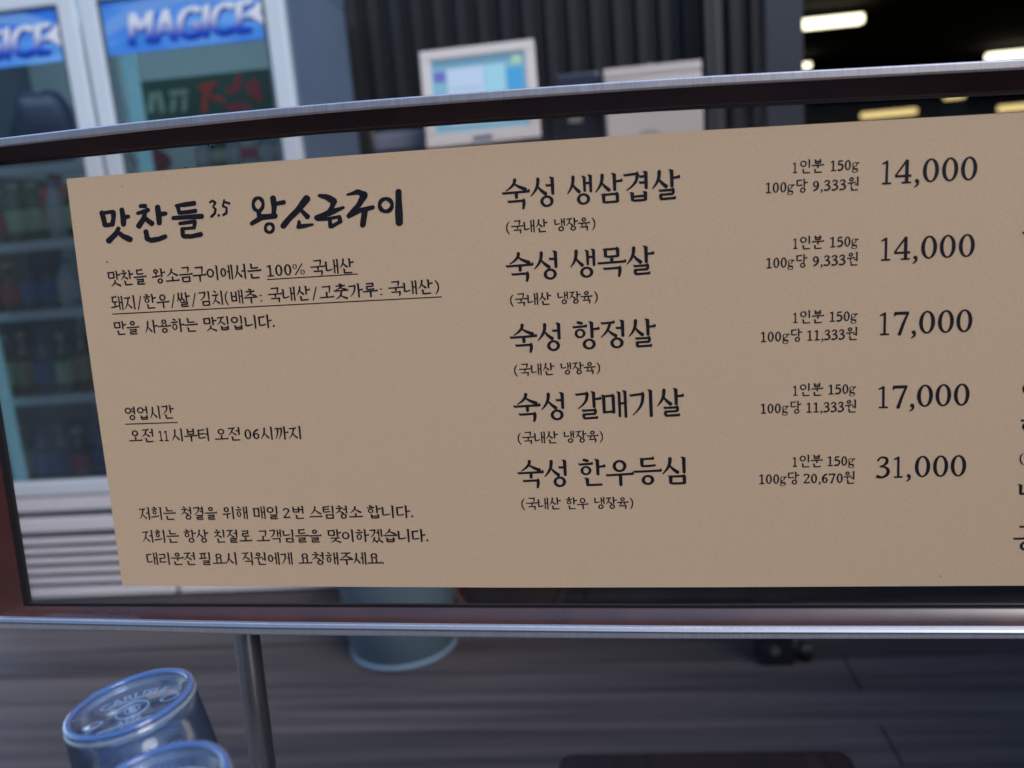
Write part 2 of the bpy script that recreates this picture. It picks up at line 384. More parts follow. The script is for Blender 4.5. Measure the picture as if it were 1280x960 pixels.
def glyph(ch):
    a, b = DT, DN
    if 0xAC00 <= ord(ch) <= 0xD7A3: return syllable(ch)
    if ch == ' ': return [], .28
    if ch == '0': return O(.26, .545, .225, .355, DT, DN), .54
    if ch == '1': return DL([(.28, .03), (.28, .97)], [a*.95, a*.95], cap=False)+DL([(.10, .13), (.29, .04)], [b*.9, b*1.4])+DL([(.11, .975), (.45, .975)], [b, b]), .54
    if ch == '2': return DL([(.08, .20), (.13, .07), (.25, .03), (.38, .10), (.41, .27), (.30, .52), (.07, .93)], [a*.8, b*1.1, b*1.1, a*.8, a, a*.7, b])+DL([(.05, .95), (.46, .95)], [a*.8, a*.8], cap=False)+DL([(.44, .95), (.47, .84)], [b, b*.7]), .54
    if ch == '3': return DL([(.09, .17), (.15, .06), (.25, .02), (.38, .09), (.38, .27), (.28, .40), (.16, .45)], [a*.7, b*1.1, b*1.1, a*.8, a, b*1.1, b*.9])+DL([(.18, .455), (.33, .49), (.43, .64), (.40, .84), (.24, .97), (.07, .93)], [b, b*1.2, a*1.05, a*1.05, b*1.3, a*1.05]), .54
    if ch == '4': return DL([(.36, .02), (.04, .66)], [b*1.1, b*1.1], smooth=False)+DL([(.03, .69), (.50, .69)], [b*1.3, b*1.3], cap=False)+DL([(.365, .0), (.365, .97)], [a*.95, a*.95], cap=False)+DL([(.24, .975), (.48, .975)], [b, b]), .54
    if ch == '5': return DL([(.14, .06), (.11, .44)], [b, b*1.1])+DL([(.12, .06), (.43, .05)], [a*.85, a*.85], cap=False)+DL([(.11, .43), (.26, .38), (.41, .50), (.42, .74), (.29, .94), (.08, .93)], [b*1.1, b*1.4, a, a*1.05, b*1.6, a*.9]), .54
    if ch == '6': return DL([(.43, .03), (.28, .12), (.12, .36), (.08, .68)], [b*.9, b*1.6, a*.95, a])+O(.265, .20+.69*.69, .205, .215, DT*.95, DN), .54
    if ch == '7': return DL([(.05, .06), (.47, .06)], [a*.9, a*.9], cap=False)+DL([(.45, .06), (.33, .45), (.20, 1.0)], [b*1.2, a*.8, a])+DL([(.06, .04), (.05, .17)], [b*1.2, b*.8]), .54
    if ch == '9': return O(.265, .20+.69*.31, .205, .215, DT*.95, DN)+DL([(.44, .32), (.42, .62), (.28, .86), (.09, .98)], [a, a*.95, b*1.7, b*.8]), .54
    if ch == ',': return DL([(.13, .91), (.135, .94)], [.125, .125])+DL([(.165, .93), (.16, 1.07), (.06, 1.19)], [.085, .075, .035]), .26
    if ch == '.': return DL([(.12, .91), (.125, .935)], [.15, .15]), .26
    if ch == ':': return DL([(.12, .42), (.125, .43)], [.09, .09])+DL([(.12, .92), (.125, .93)], [.09, .09]), .26
    if ch == '/': return DL([(.30, -.1), (.03, 1.12)], [b, b]), .34
    if ch == '(': return DL([(.24, -.14), (.11, .15), (.07, .5), (.11, .85), (.24, 1.16)], [b*.6, b*1.1, a*.7, b*1.1, b*.6]), .28
    if ch == ')': return DL([(.04, -.14), (.17, .15), (.21, .5), (.17, .85), (.04, 1.16)], [b*.6, b*1.1, a*.7, b*1.1, b*.6]), .28
    if ch == '%': return O(.16, .36, .13, .155, .06, .035)+O(.60, .735, .13, .155, .06, .035)+DL([(.60, .02), (.16, .98)], [b*.9, b*.9]), .78
    if ch == 'g': return O(.21, .52, .165, .165, .075, .04)+DL([(.33, .35), (.42, .31), (.47, .33)], [b, b*1.3, b*1.3])+DL([(.13, .68), (.09, .80), (.20, .90), (.38, .93)], [b, b*1.2, b*1.5, a*.9])+O(.235, .955, .205, .13, .07, .04), .50
    return [], .3
def layout(word):
    x = 0; S = []
    for ch in word:
        g, adv = glyph(ch)
        for _, polys in g: S.append([[(x+p[0], p[1]) for p in poly] for poly in polys])
        x += adv
    xs = [p[0] for s in S for poly in s for p in poly]
    return S, min(xs), max(xs)

# ================================================================== THE MENU BOARD
board = thing('menu_stand', tuple(W(0, 0.30, 0)), 'steel framed menu board on a post with beige Korean price list behind the cups', 'menu board')
UV = uv
def interp(tab, x):
    tab = sorted(tab)
    if x <= tab[0][0]: a, b = tab[0], tab[1]
    elif x >= tab[-1][0]: a, b = tab[-2], tab[-1]
    else:
        for i in range(len(tab)-1):
            if tab[i][0] <= x <= tab[i+1][0]: a, b = tab[i], tab[i+1]; break
    t = (x-a[0])/(b[0]-a[0]); return a[1]+(b[1]-a[1])*t
# the rails as they run on the board (photo readings turned into board coordinates once)
E_in = 0.0015                       # plane of the liner's inner lip
T_out = [(0, 172), (200, 148), (400, 129), (640, 110.5), (860, 95.5), (1280, 73)]
T_rim = [(0, 183.5), (200, 161), (400, 141), (640, 123), (860, 108), (1280, 86)]
T_in = [(0, 205.5), (200, 185), (400, 166), (640, 149), (860, 135), (1280, 116)]
B_in = [(35, 757), (320, 758), (640, 759), (860, 759.5), (1280, 759)]
B_mid = [(5, 772.5), (120, 775), (320, 779), (640, 782.5), (860, 784.5), (1280, 785)]
B_out = [(5, 788), (120, 789), (320, 795), (640, 798.5), (860, 800), (1280, 800)]
NR = 0.012
def rail_uv(tab, n): return [UV(x, y, n) for x, y in tab]
XR = 0.78                           # the board's right end, beyond the picture
def extend(pl, u_end):
    (u0, v0), (u1, v1) = pl[-3], pl[-1]
    return pl + [(u_end, v1+(v1-v0)/(u1-u0)*(u_end-u1)*.8)]
def at_u(pl, u): return interp(pl, u)
t_out, t_rim, t_in = (extend(rail_uv(t, n), XR) for t, n in ((T_out, NR), (T_rim, NR), (T_in, E_in)))
b_in, b_mid, b_out = (extend(rail_uv(t, n), XR) for t, n in ((B_in, E_in), (B_mid, NR), (B_out, NR)))
# left rail: straight, its inner lip read at two points
l_in = [UV(8, 617, E_in), UV(27.5, 735, E_in)]
su = (l_in[1][0]-l_in[0][0])/(l_in[1][1]-l_in[0][1])*0.35
def uL(v, off): return l_in[1][0] + su*(v-l_in[1][1]) - off
LW = 0.0125                         # liner width seen on the left
US = [uL(0, 0)+ (XR-uL(0, 0))*i/24 for i in range(25)]
def loft(rows, closed=False, smooth=False):
    """rows: list of polylines of world points of equal length"""
    mb = MB(); n = len(rows[0]); vs = [p for r in rows for p in r]; fs = []
    m = len(rows)
    for j in range(m if closed else m-1):
        k = (j+1) % m
        for i in range(n-1): fs.append((j*n+i, j*n+i+1, k*n+i+1, k*n+i))
    mb.add(vs, fs, smooth); return mb
BK = -0.006
# corner positions where left rail meets top / bottom
def rail(front_rim, outer, inner, sgn):
    """steel rim: rounded lip profile between rim edge and outer edge, back to BK"""
    rows = []
    def row(f, n, d=0): return [W(u, at_u(f, u)+d, n) for u in us]
    return row
def make_rail(rim, out, sgn, name, off_rim, off_out, m):
    # sgn -1: top rail (outer edge has smaller v)
    def us_for(tab, off):
        v = at_u(tab, -0.3); u0 = uL(v, off); return [u0+(XR-u0)*i/24 for i in range(25)]
    prof = []
    ur, uo = us_for(rim, off_rim), us_for(out, off_out)
    def mixrow(t, n, d=0):
        r = []
        for a, b in zip(ur, uo):
            u = a+(b-a)*t; v = at_u(rim, a)*(1-t)+at_u(out, b)*t
            r.append(W(u, v+d, n))
        return r
    rows = [mixrow(0, E_in-.004), mixrow(0, NR-.0012), mixrow(.07, NR-.0003), mixrow(.18, NR), mixrow(.82, NR), mixrow(.93, NR-.0004), mixrow(1, NR-.0016), mixrow(1, BK), mixrow(0, BK)]
    o = loft(rows, closed=True)
    o.v = o.v
    # end caps
    n = 25; m_ = len(rows)
    o.f.append(tuple(j*n for j in range(m_))); o.sm.append(False)
    o.f.append(tuple(j*n+n-1 for j in range(m_))[::-1]); o.sm.append(False)
    return o.build(name, m, board)
make_rail(t_rim, t_out, -1, 'frame_rail', LW, LW+.008, M_steel)
make_rail(b_mid, b_out, 1, 'frame_rail', LW, LW+.008, brushed('dull_steel', (.70, .70, .76), .5, .62, (1400, 60, 60)))
# bright rolled lip along the bottom rail's front edge
lip = MB(); rows = []
u0 = uL(at_u(b_mid, -.3), LW+.004); us = [u0+(XR-u0)*i/30 for i in range(31)]
for dv, dn in ((-.0004, -.0016), (.0004, -.0006), (.0024, .0008), (.0029, .0009), (.0033, .0004), (.0033, -.0010), (.0, -.0030)):
    rows.append([W(u, at_u(b_mid, u)+dv, NR+dn) for u in us])
loft(rows, closed=True, smooth=False).build('frame_lip', mat('lip_steel', (.30, .33, .40), .46, 1.0), board)
# maroon liners: curved slope from rim down to the pane
def liner(rim, inn, off_rim, off_in, curve, seg=7):
    rows = []
    def usf(tab, off):
        v = at_u(tab, -.3); u0 = uL(v, off); return [u0+(XR-u0)*i/30 for i in range(31)]
    a, b = usf(rim, off_rim), usf(inn, off_in)
    for k in range(seg+1):
        t = k/seg
        n = NR-.0015+(E_in-NR+.0015)*(t**curve)
        rows.append([W(p+(q-p)*t, at_u(rim, p)*(1-t)+at_u(inn, q)*t, n) for p, q in zip(a, b)])
    rows.append([W(q, at_u(inn, q), -.002) for q in b])
    return loft(rows, smooth=True)
liner(t_rim, t_in, LW, 0, 1.0).build('frame_liner', M_liner, board)
liner(b_mid, b_in, LW, 0, .6).build('frame_liner', M_liner, board)
def side(off0, n0, off1, n1, seg, m, name, ttab, btab, ttab1, btab1):
    rows = []
    for k in range(seg+1):
        t = k/seg; off = off0+(off1-off0)*t
        vt = at_u(ttab, -.3)*(1-t)+at_u(ttab1, -.3)*t; vb = at_u(btab, -.3)*(1-t)+at_u(btab1, -.3)*t
        # meet rails at their own u
        for _ in range(3):
            vt = at_u(ttab, uL(vt, off))*(1-t)+at_u(ttab1, uL(vt, off))*t
            vb = at_u(btab, uL(vb, off))*(1-t)+at_u(btab1, uL(vb, off))*t
        rows.append([W(uL(vt+(vb-vt)*i/8, off), vt+(vb-vt)*i/8, n0+(n1-n0)*t) for i in range(9)])
    return loft(rows, smooth=False)
side(LW, NR-.0015, 0, E_in, 4, M_liner, '', t_rim, b_mid, t_in, b_in).build('frame_liner', M_liner, board)
sd_ = MB()
s1 = side(LW+.008, NR, LW, NR, 1, None, '', t_out, b_out, t_rim, b_mid)
s2 = side(LW+.008, BK, LW+.008, NR, 1, None, '', t_out, b_out, t_out, b_out)
s3 = side(LW, BK, LW+.008, BK, 1, None, '', t_rim, b_mid, t_out, b_out)
s4 = side(LW, NR, LW, BK, 1, None, '', t_rim, b_mid, t_rim, b_mid)
for s in (s1, s2, s3, s4): sd_.add(s.v, s.f)
sd_.build('frame_rail', M_steel, board)
# black gasket strips just inside the liner, in front of the pane
def strip(f0, f1, n, u0, u1, seg=24):
    us = [u0+(u1-u0)*i/seg for i in range(seg+1)]
    return loft([[W(u, f0(u), n) for u in us], [W(u, f1(u), n) for u in us], [W(u, f1(u), n-.002) for u in us]])
g = strip(lambda u: at_u(b_in, u)+.0006, lambda u: at_u(b_in, u)-.0016, E_in+.0002, uL(at_u(b_in, -.3), 0), XR)
g.build('gasket', M_gasket, board)
g = MB(); vt, vb = at_u(t_in, -.3), at_u(b_in, -.3)
q = [(uL(vt, .0005), vt), (uL(vt, -.0038), vt), (uL(vb, -.0038), vb), (uL(vb, .0005), vb)]
g.add([W(u, v, E_in+.0004) for u, v in q]+[W(u, v, -.001) for u, v in q], [(0, 1, 2, 3), (1, 5, 6, 2)]).build('gasket', M_gasket, board)
g = strip(lambda u: at_u(t_in, u)-.0004, lambda u: at_u(t_in, u)+.0006, E_in+.0002, uL(at_u(t_in, -.3), 0), XR)
g.build('gasket', M_gasket, board)
# pane
pv = MB(); ul = uL(0, .004)
us = [ul+(XR-ul)*i/12 for i in range(13)]
fr = [[W(u, at_u(t_in, u)-.006, -.0005) for u in us], [W(u, at_u(b_in, u)+.004, -.0005) for u in us], [W(u, at_u(b_in, u)+.004, -.0035) for u in us], [W(u, at_u(t_in, u)-.006, -.0035) for u in us]]
loft(fr, closed=True).build('glass_pane', M_pane, board)
# printed sheet
NS = 0.0022
top = [UV(x, y, NS) for x, y in [(83, 223.5), (200, 213.5), (330, 202.5), (420, 195.5), (640, 179), (860, 164), (1280, 140)]]
bot = [UV(x, y, NS) for x, y in [(153, 732), (640, 734.5), (900, 734), (1280, 732)]]
lef = [UV(x, y, NS) for x, y in [(83, 223.5), (99, 350), (117, 480), (136, 610), (153, 732)]]
XS = XR-.03
ring_ = top+[(XS, top[-1][1]+(top[-1][1]-top[-2][1])/(top[-1][0]-top[-2][0])*(XS-top[-1][0]))]
ring_ += [(XS, bot[-1][1])]+bot[::-1]+lef[1:-1][::-1]
mb = MB(); n = len(ring_)
mb.add([W(u, v, NS) for u, v in ring_], [tuple(range(n))])
sheet = mb.build('menu_sheet', M_sheet, board)
mb = MB(); mb.add([W(u, v, NS-.00003) for u, v in ring_]+[W(u, v, 0) for u, v in ring_], [(i, (i+1) % n, n+(i+1) % n, n+i) for i in range(n)])
sheet_edge = mb.build('sheet_edge', M_edge, sheet)
# --- lettering
def emit(mb, strokes, fn, base=0.00012):
    for i, s in enumerate(strokes):
        n = NS+base+.000004*i
        for poly in s: mb.add([W(*fn(p), n) for p in poly], [tuple(range(len(poly)))])
def line(words, ya, yb, h, base=.96, hfrac=.93, under=None, label=None):
    global TH, TV, DT, DN
    if h < 22 and base > .9: TH, TV, DT, DN = .090, .130, .124, .084
    elif base > .9: TH, TV, DT, DN = .078, .122, .09, .05
    else: TH, TV, DT, DN = .07, .11, .108, .056
    """ya, yb = (x, y) of the bottom line at two places, h = height in px"""
    mb = MB(); fy = lambda x: ya[1]+(yb[1]-ya[1])*(x-ya[0])/(yb[0]-ya[0])
    for (w, x0, x1) in words:
        S, a, b = layout(w)
        p = Vector(UV(x0, fy(x0), NS)); q = Vector(UV(x1, fy(x1), NS)); r = Vector(UV(x0, fy(x0)-h, NS))
        ex = (q-p)/(b-a); em = (r-p).length/hfrac
        d = (q-p).normalized(); ey = Vector((-d.y, d.x))*em
        emit(mb, S, lambda t: tuple(p+ex*(t[0]-a)+ey*(t[1]-base)))
    if under:
        (x0, y0), (x1, y1), th = under
        k = [UV(x0, y0-th/2, NS), UV(x1, y1-th/2, NS), UV(x1, y1+th/2, NS), UV(x0, y0+th/2, NS)]
        mb.add([W(u, v, NS+.0001) for u, v in k], [(0, 1, 2, 3)])
    o = mb.build('printed_line', M_ink, sheet)
    if label: o['label'] = label
    return o
line([('맛찬들', 136, 184.7), ('왕소금구이에서는', 191, 328), ('100%', 334.5, 381.5), ('국내산', 389, 443.5)], (136, 357.6), (443, 341), 18.5, under=((333.8, 349.4), (447.5, 342.4), 1.3))
line([('돼지', 139.7, 170), ('/', 172.5, 178.5), ('한우', 181, 213), ('/', 214.5, 220.5), ('쌀', 222.5, 239), ('/', 240.5, 246.5), ('김치', 250, 279.5), ('(', 282, 286.5), ('배추', 289, 323), (':', 325.5, 328.5), ('국내산', 336, 389), ('/', 391, 397.5), ('고춧가루', 400, 473), (':', 475.5, 478.5), ('국내산', 486, 542), (')', 544.5, 549.5)], (140, 388.2), (542, 366.8), 17.8, under=((140.5, 392.6), (552.5, 371), 1.3))
line([('만을', 143.5, 175.5), ('사용하는', 182, 248.5), ('맛집입니다.', 255, 344)], (144, 418.8), (335, 410), 17)
line([('영업시간', 157.5, 219)], (158, 525.2), (219, 522.8), 16.5, under=((156.7, 530.2), (222.3, 528), 1.3))
line([('오전', 162, 193), ('11', 199.5, 211.5), ('시부터', 215.5, 262), ('오전', 269, 301), ('06', 306.5, 325), ('시까지', 326.5, 377)], (162, 553), (370, 549), 16.5)
line([('저희는', 175, 221), ('청결을', 227.5, 272.5), ('위해', 279, 310.5), ('매일', 317, 348), ('2', 354.5, 363.5), ('번', 366, 380.5), ('스팀청소', 387, 454), ('합니다.', 459.5, 517)], (178, 649.8), (510, 647.4), 16)
line([('저희는', 179, 225), ('항상', 231, 262), ('친절로', 268.5, 316), ('고객님들을', 321.5, 403), ('맞이하겠습니다.', 410, 536)], (180, 678.3), (520, 677.2), 16)
line([('대리운전', 184, 245), ('필요시', 250, 296.7), ('직원에게', 303.5, 366.5), ('요청해주세요.', 373.5, 480.5)], (190, 706), (460, 705.6), 15.6)
items = [
 ([('숙성', 628.5, 694), ('생삼겹살', 709.5, 851)], (628, 261.5), (851, 248), 36.5,
  [('(', 633, 637.5), ('국내산', 639.5, 685), ('냉장육', 692.5, 738), (')', 740, 744.5)], (640, 291.8), (738, 287), 16),
 ([('숙성', 633.5, 698), ('생목살', 713.5, 819)], (634, 351.8), (819, 342), 35,
  [('(', 638, 642.5), ('국내산', 644, 689.5), ('냉장육', 696.5, 741), (')', 743, 747.5)], (644, 382.4), (741, 378.5), 15.4),
 ([('숙성', 638.5, 702), ('항정살', 717, 821)], (639, 440.5), (821, 432.6), 34.4,
  [('(', 643, 647.5), ('국내산', 649, 693.5), ('냉장육', 700.5, 745), (')', 746, 750.5)], (655, 469.6), (738, 467), 15),
 ([('숙성', 643, 706.5), ('갈매기살', 720.5, 856)], (643, 526.5), (856, 519.4), 34,
  [('(', 647.5, 652), ('국내산', 653, 698), ('냉장육', 704.5, 748.5), (')', 749.8, 754)], (660, 554.6), (742, 552.6), 14.8),
 ([('숙성', 648, 709.5), ('한우등심', 724.5, 858)], (648, 609.3), (858, 604.6), 33.2,
  [('(', 652, 656.5), ('국내산', 658, 701.5), ('한우', 708, 736), ('냉장육', 742.5, 786), (')', 787.5, 791.8)], (665, 636.7), (780, 635.6), 14.6)]
for a, p, q, h, s, p2, q2, h2 in items:
    line(a, p, q, h); line(s, p2, q2, h2)
sides = [
 ([('1', 991, 996.5), ('인분', 1000, 1030), ('150', 1038, 1063.5), ('g', 1065, 1074)], (993, 217.2), (1055, 214.2),
  [('100', 957, 983), ('g', 984, 993), ('당', 995, 1009.5), ('9,333', 1016, 1057.5), ('원', 1059, 1073)], (960, 242.5), (1066, 238),
  [('1', 1102, 1114), ('4', 1118, 1139), (',', 1142.5, 1149), ('0', 1153, 1173.2), ('0', 1177, 1197.2), ('0', 1200.5, 1221)], (1105, 230.2), (1210, 225.3), 29.2),
 ([('1', 991.5, 997), ('인분', 1000, 1030), ('150', 1037.5, 1063), ('g', 1064, 1073)], (994, 312), (1055, 309.5),
  [('100', 958, 983.5), ('g', 984.5, 993), ('당', 995, 1009.3), ('9,333', 1016, 1057), ('원', 1058.5, 1072)], (960, 336.3), (1060, 332),
  [('1', 1101, 1113), ('4', 1117, 1137.5), (',', 1140.5, 1147), ('0', 1151, 1171), ('0', 1174.2, 1194.2), ('0', 1198, 1218)], (1105, 325.6), (1210, 321), 28.3),
 ([('1', 991.5, 997), ('인분', 1000, 1030), ('150', 1037, 1062), ('g', 1063, 1072)], (994, 404.6), (1055, 402.6),
  [('100', 951, 976.5), ('g', 978, 987), ('당', 988.5, 1002.5), ('11,333', 1009, 1056), ('원', 1057.2, 1071.3)], (955, 428.4), (1055, 425.2),
  [('1', 1099.5, 1111.5), ('7', 1117, 1136), (',', 1138.5, 1145), ('0', 1148.5, 1168.5), ('0', 1172, 1192), ('0', 1195, 1215)], (1105, 418.6), (1205, 415), 28),
 ([('1', 991.5, 997), ('인분', 1000, 1029), ('150', 1035.5, 1060.5), ('g', 1061.3, 1070.3)], (994, 495.4), (1055, 493.4),
  [('100', 951, 976), ('g', 977.5, 986), ('당', 988, 1001.5), ('11,333', 1008, 1055), ('원', 1056, 1070)], (955, 517.8), (1055, 515.6),
  [('1', 1098, 1110), ('7', 1115.5, 1134), (',', 1136.5, 1143), ('0', 1146, 1166), ('0', 1169, 1188.7), ('0', 1192, 1211.6)], (1105, 509.8), (1203, 506.8), 27.2),
 ([('1', 991, 996.5), ('인분', 999.5, 1028.5), ('150', 1034.5, 1059), ('g', 1060, 1069)], (993, 584.3), (1055, 583),
  [('100', 949, 974), ('g', 975, 983.5), ('당', 984.7, 999), ('20,670', 1004.5, 1053.5), ('원', 1054.5, 1068)], (955, 605.8), (1055, 604.5),
  [('3', 1095, 1112.3), ('1', 1117, 1128.3), (',', 1132.5, 1138.5), ('0', 1143.3, 1162.6), ('0', 1166, 1185), ('0', 1188, 1207.5)], (1115, 597), (1200, 595.2), 26.2)]
for i, (a, p, q, b, p2, q2, c, p3, q3, h3) in enumerate(sides):
    hh = 17-.35*i
    line(a, p, q, hh); line(b, p2, q2, hh)
    line(c, p3, q3, h3, base=.89, hfrac=.69, label='large price figures in dark serif numerals')
# first letters of the next column, cut by the picture's edge
for w, x0, x1, y, h in [('숙', 1276, 1308, 309, 33), ('이', 1277, 1305, 500, 28), ('한', 1274.3, 1306, 551, 31), ('(', 1274.5, 1279.5, 580.5, 15), ('냉', 1271, 1302, 634, 31), ('공', 1266, 1297, 688, 31)]:
    line([(w, x0, x1)], (x0, y), (x1, y-.3), h)
# brush-written title, each stroke as it is painted
def brush(strokes, ox, oy, k, name='brush_title', label=None):
    S = []; mb = MB()
    for st in strokes:
        if st[0] == 'O':
            _, cx_, cy_, rx, ry, w = st
            pts = [(cx_+rx*math.cos(t), cy_+ry*math.sin(t)) for t in [2*math.pi*i/14+.6 for i in range(15)]]
            S += [x[1] for x in L(pts, [w*(1+.12*math.sin(i*1.9)) for i in range(15)])]
        else:
            pts, w = st; ws = [w]*len(pts) if not isinstance(w, (list, tuple)) else w
            ws = [x*1.26 for x in ws]
            # slight hand-made unevenness
            q = []; 
            for i in range(len(pts)-1):
                for j in range(2):
                    t = j/2; q.append((pts[i][0]+(pts[i+1][0]-pts[i][0])*t, pts[i][1]+(pts[i+1][1]-pts[i][1])*t, (ws[i]+(ws[i+1]-ws[i])*t)*(1+random.uniform(-.09, .09))))
            q.append((*pts[-1], ws[-1]))
            S += [x[1] for x in L([(a[0], a[1]) for a in q], [a[2] for a in q])]
    emit(mb, S, lambda t: UV(ox+t[0]/k, oy+t[1]/k, NS))
    o = mb.build(name, M_ink, sheet)
    if label: o['label'] = label
brush([([(146, 242), (158, 285), (168, 328)], 28), ([(140, 252), (185, 242), (224, 238)], 22), ([(224, 240), (224, 280), (216, 325)], 27), ([(168, 330), (218, 322)], 22),
       ([(279, 222), (289, 275), (291, 325)], [28, 30, 27]), ([(292, 276), (325, 270)], [26, 22]),
       ([(258, 348), (235, 390), (192, 433)], [22, 28, 34]), ([(250, 372), (290, 402), (338, 424)], [24, 28, 31]),
       ([(402, 200), (438, 200)], [22, 24]), ([(384, 248), (425, 238), (455, 226)], [18, 24, 26]), ([(436, 238), (425, 285), (392, 335)], [24, 28, 32]), ([(428, 275), (455, 298), (482, 318)], [24, 26, 30]),
       ([(518, 205), (526, 265), (530, 316)], [28, 32, 27]), ([(530, 256), (574, 249)], [26, 22]), ([(440, 368), (450, 415), (475, 428), (525, 420), (572, 402)], [27, 28, 27, 28, 24]),
       ([(640, 198), (700, 190), (764, 181)], [18, 24, 26]), ([(652, 200), (662, 240)], 22), ([(660, 245), (715, 240), (772, 232)], [20, 22, 24]),
       ([(620, 280), (710, 274), (815, 268)], [20, 24, 28]), ([(665, 316), (768, 302)], 20), ([(768, 304), (762, 345)], 20), ([(680, 352), (765, 344)], 17), ([(682, 352), (690, 400), (740, 402), (808, 388)], [22, 24, 25, 27]),
       ([(865, 176), (885, 164), (903, 178), (888, 205), (905, 222), (898, 250), (876, 271)], [10, 12, 13, 9, 12, 13, 14]), ([(924, 262), (927, 262)], 15),
       ([(962, 158), (955, 200), (978, 212), (978, 245), (955, 260)], [10, 11, 12, 14, 12]), ([(965, 172), (998, 183)], [11, 13])],
      100, 220, 5.333, label='brush-written restaurant title, left half with small 3.5')
brush([('O', 108, 168, 29, 38, 22), ([(112, 208), (116, 250)], 24), ([(70, 282), (130, 245), (212, 236)], [22, 26, 26]), ([(196, 128), (203, 180), (200, 236)], [28, 26, 24]), ([(210, 165), (262, 155)], [18, 22]), ('O', 175, 308, 24, 26, 19),
       ([(398, 132), (345, 200), (290, 255), (255, 298)], [34, 30, 29, 28]), ([(350, 190), (402, 242)], [18, 26]), ([(350, 268), (352, 298)], [16, 26]), ([(345, 300), (385, 295), (432, 287)], [24, 22, 12]),
       ([(468, 115), (515, 125), (560, 150)], [16, 30, 30]), ([(558, 150), (545, 185), (520, 212)], [30, 24, 12]), ([(452, 248), (530, 218), (615, 186)], [26, 28, 14]), ([(460, 258), (530, 252), (590, 240)], [16, 18, 16]), ([(532, 250), (536, 300)], [20, 20]), ([(545, 298), (600, 268)], [20, 18]), ([(590, 240), (594, 272)], [20, 20]),
       ([(636, 110), (700, 95), (738, 112), (705, 170), (645, 238)], [10, 26, 32, 24, 24]), ([(655, 238), (710, 205), (790, 185)], [14, 24, 20]), ([(742, 200), (728, 292)], [28, 27]),
       ('O', 865, 172, 37, 37, 24), ([(940, 90), (942, 190), (945, 280)], [30, 33, 34])],
      300, 220, 4.741, label='brush-written restaurant title, right half')
# small dirt specks on the sheet and pane
for x, y, r, n in ((134, 327.5, 1.1, NS), (266, 184, 1.8, .0), (260.5, 182.5, 1.0, .0), (298, 204, 1.2, .0), (232, 209.5, 1.2, .0), (1176, 720, .8, NS), (153, 233, .8, NS)):
    u_, v_ = UV(x, y, n); rr = r*.00047; mb = MB()
    mb.add([W(u_+rr*math.cos(t)*random.uniform(.7, 1.1), v_+rr*math.sin(t), n+.0002) for t in [i*math.pi/4 for i in range(8)]], [tuple(range(8))])
    mb.build('dirt_speck', M_ink, board)
# post: steel tube under the bottom rail down to the ground, with its foot plate
ut, vt_ = UV(308.5, 797, -.006); ub, vb_ = UV(329.5, 960, -.006)
du = (ub-ut)/(vb_-vt_)
def post_pt(v, n=-.006): return W(ut+du*(v-vt_), v, n)
vend = vt_
while post_pt(vend).z > .012: vend += .005
mb = MB(); mb.tube(post_pt(vt_-.006), post_pt(vend), .0083, n=40); mb.build('post', M_steel2, board)
mb = MB(); mb.tube(post_pt(vt_-.006)+U*.66, post_pt(vend)+U*.66, .0083, n=40); mb.build('post', M_steel2, board)
mb = MB(); bp = post_pt(vend); mb.box(bp.x-.10, bp.x+.78, bp.y-.14, bp.y+.14, .0045, .016, .003); mb.build('base_plate', M_steel2, board)

# ================================================================== GROUND
def woodmat(name, c0, c1, sc=(.9, 26, 26), rough=(.55, .75), bump=.25):
    return noisy(mat(name, c0, .6), c0, c1, sc, 6, bump, rough, .002)
YF = 2.55; ZW = 3.3
M_ground = noisy(mat('paving', (.10, .10, .10), .9), (.08, .08, .08), (.13, .13, .125), (3, 3, 3), 6, .2)
mb = MB(); mb.add([(-300, -300, -.03), (300, -300, -.03), (300, 300, -.03), (-300, 300, -.03)], [(0, 1, 2, 3)])
tag(mb.build('ground', M_ground), kind='structure')
deck = thing('deck_floor', (0, 0, 0), None, None); deck['kind'] = 'structure'
deck_mats = [woodmat('deck_wood_%s' % k, tuple(x*f for x in (.026, .021, .022)), tuple(x*f for x in (.086, .070, .072))) for k, f in (('a', 1.0), ('b', .85), ('c', 1.15))]
random.seed(3)
bw, gap = .145, .005; y = 1.636-.145*17; row = 0
while y < YF+.55:
    x = -2.6 - random.uniform(0, .8)
    joints = []
    cuts = [-3.2, .555, 4.2] if row % 2 else [-3.2, -1.9, .525+(1.6 if row % 4 == 0 else -3.0+1.0*(row % 3)*0), 4.2]
    cuts = sorted(set(c for c in cuts if -3.2 <= c <= 4.2))
    for a, b in zip(cuts[:-1], cuts[1:]):
        mb = MB(); z = random.uniform(-.001, .001)
        mb.box(a+.002, b-.002, y, y+bw-gap, -.025, z, .003)
        # shallow grooves are the ribbing of the board
        o = mb.build('deck_board', random.choice(deck_mats), deck)
    y += bw; row += 1

ob = thing('opposite_building', (0, -9, 0), 'brick building across the street behind the viewer', 'building')
mb = MB(); mb.box(-22, 22, -15, -9, -.02, 7.5); mb.build('wall', noisy(mat('street_brick', (.12, .08, .07), .8), (.09, .065, .055), (.15, .11, .09), (1.5, 1.5, 6), 4), ob)
sp = thing('added_shade_wall', (1.85, 1.2, 0), 'added dark wall beside the deck, unseen on the right, shading deck and board', 'wall')
mb = MB(); mb.box(1.80, 1.90, -4.5, 3.25, .0, 2.2, .004); mb.build('panel', mat('shade_wall_paint', (.05, .045, .045), .6), sp)  # unseen wall added to shade the right end of deck and board
M_win = mat('street_window', (.03, .035, .045), .1)
for i in range(9):
    for z in (1.0, 4.2):
        mb = MB(); mb.box(-19+i*4.4, -16.8+i*4.4, -9.02, -8.97, z, z+1.7); mb.build('window', M_win, ob)

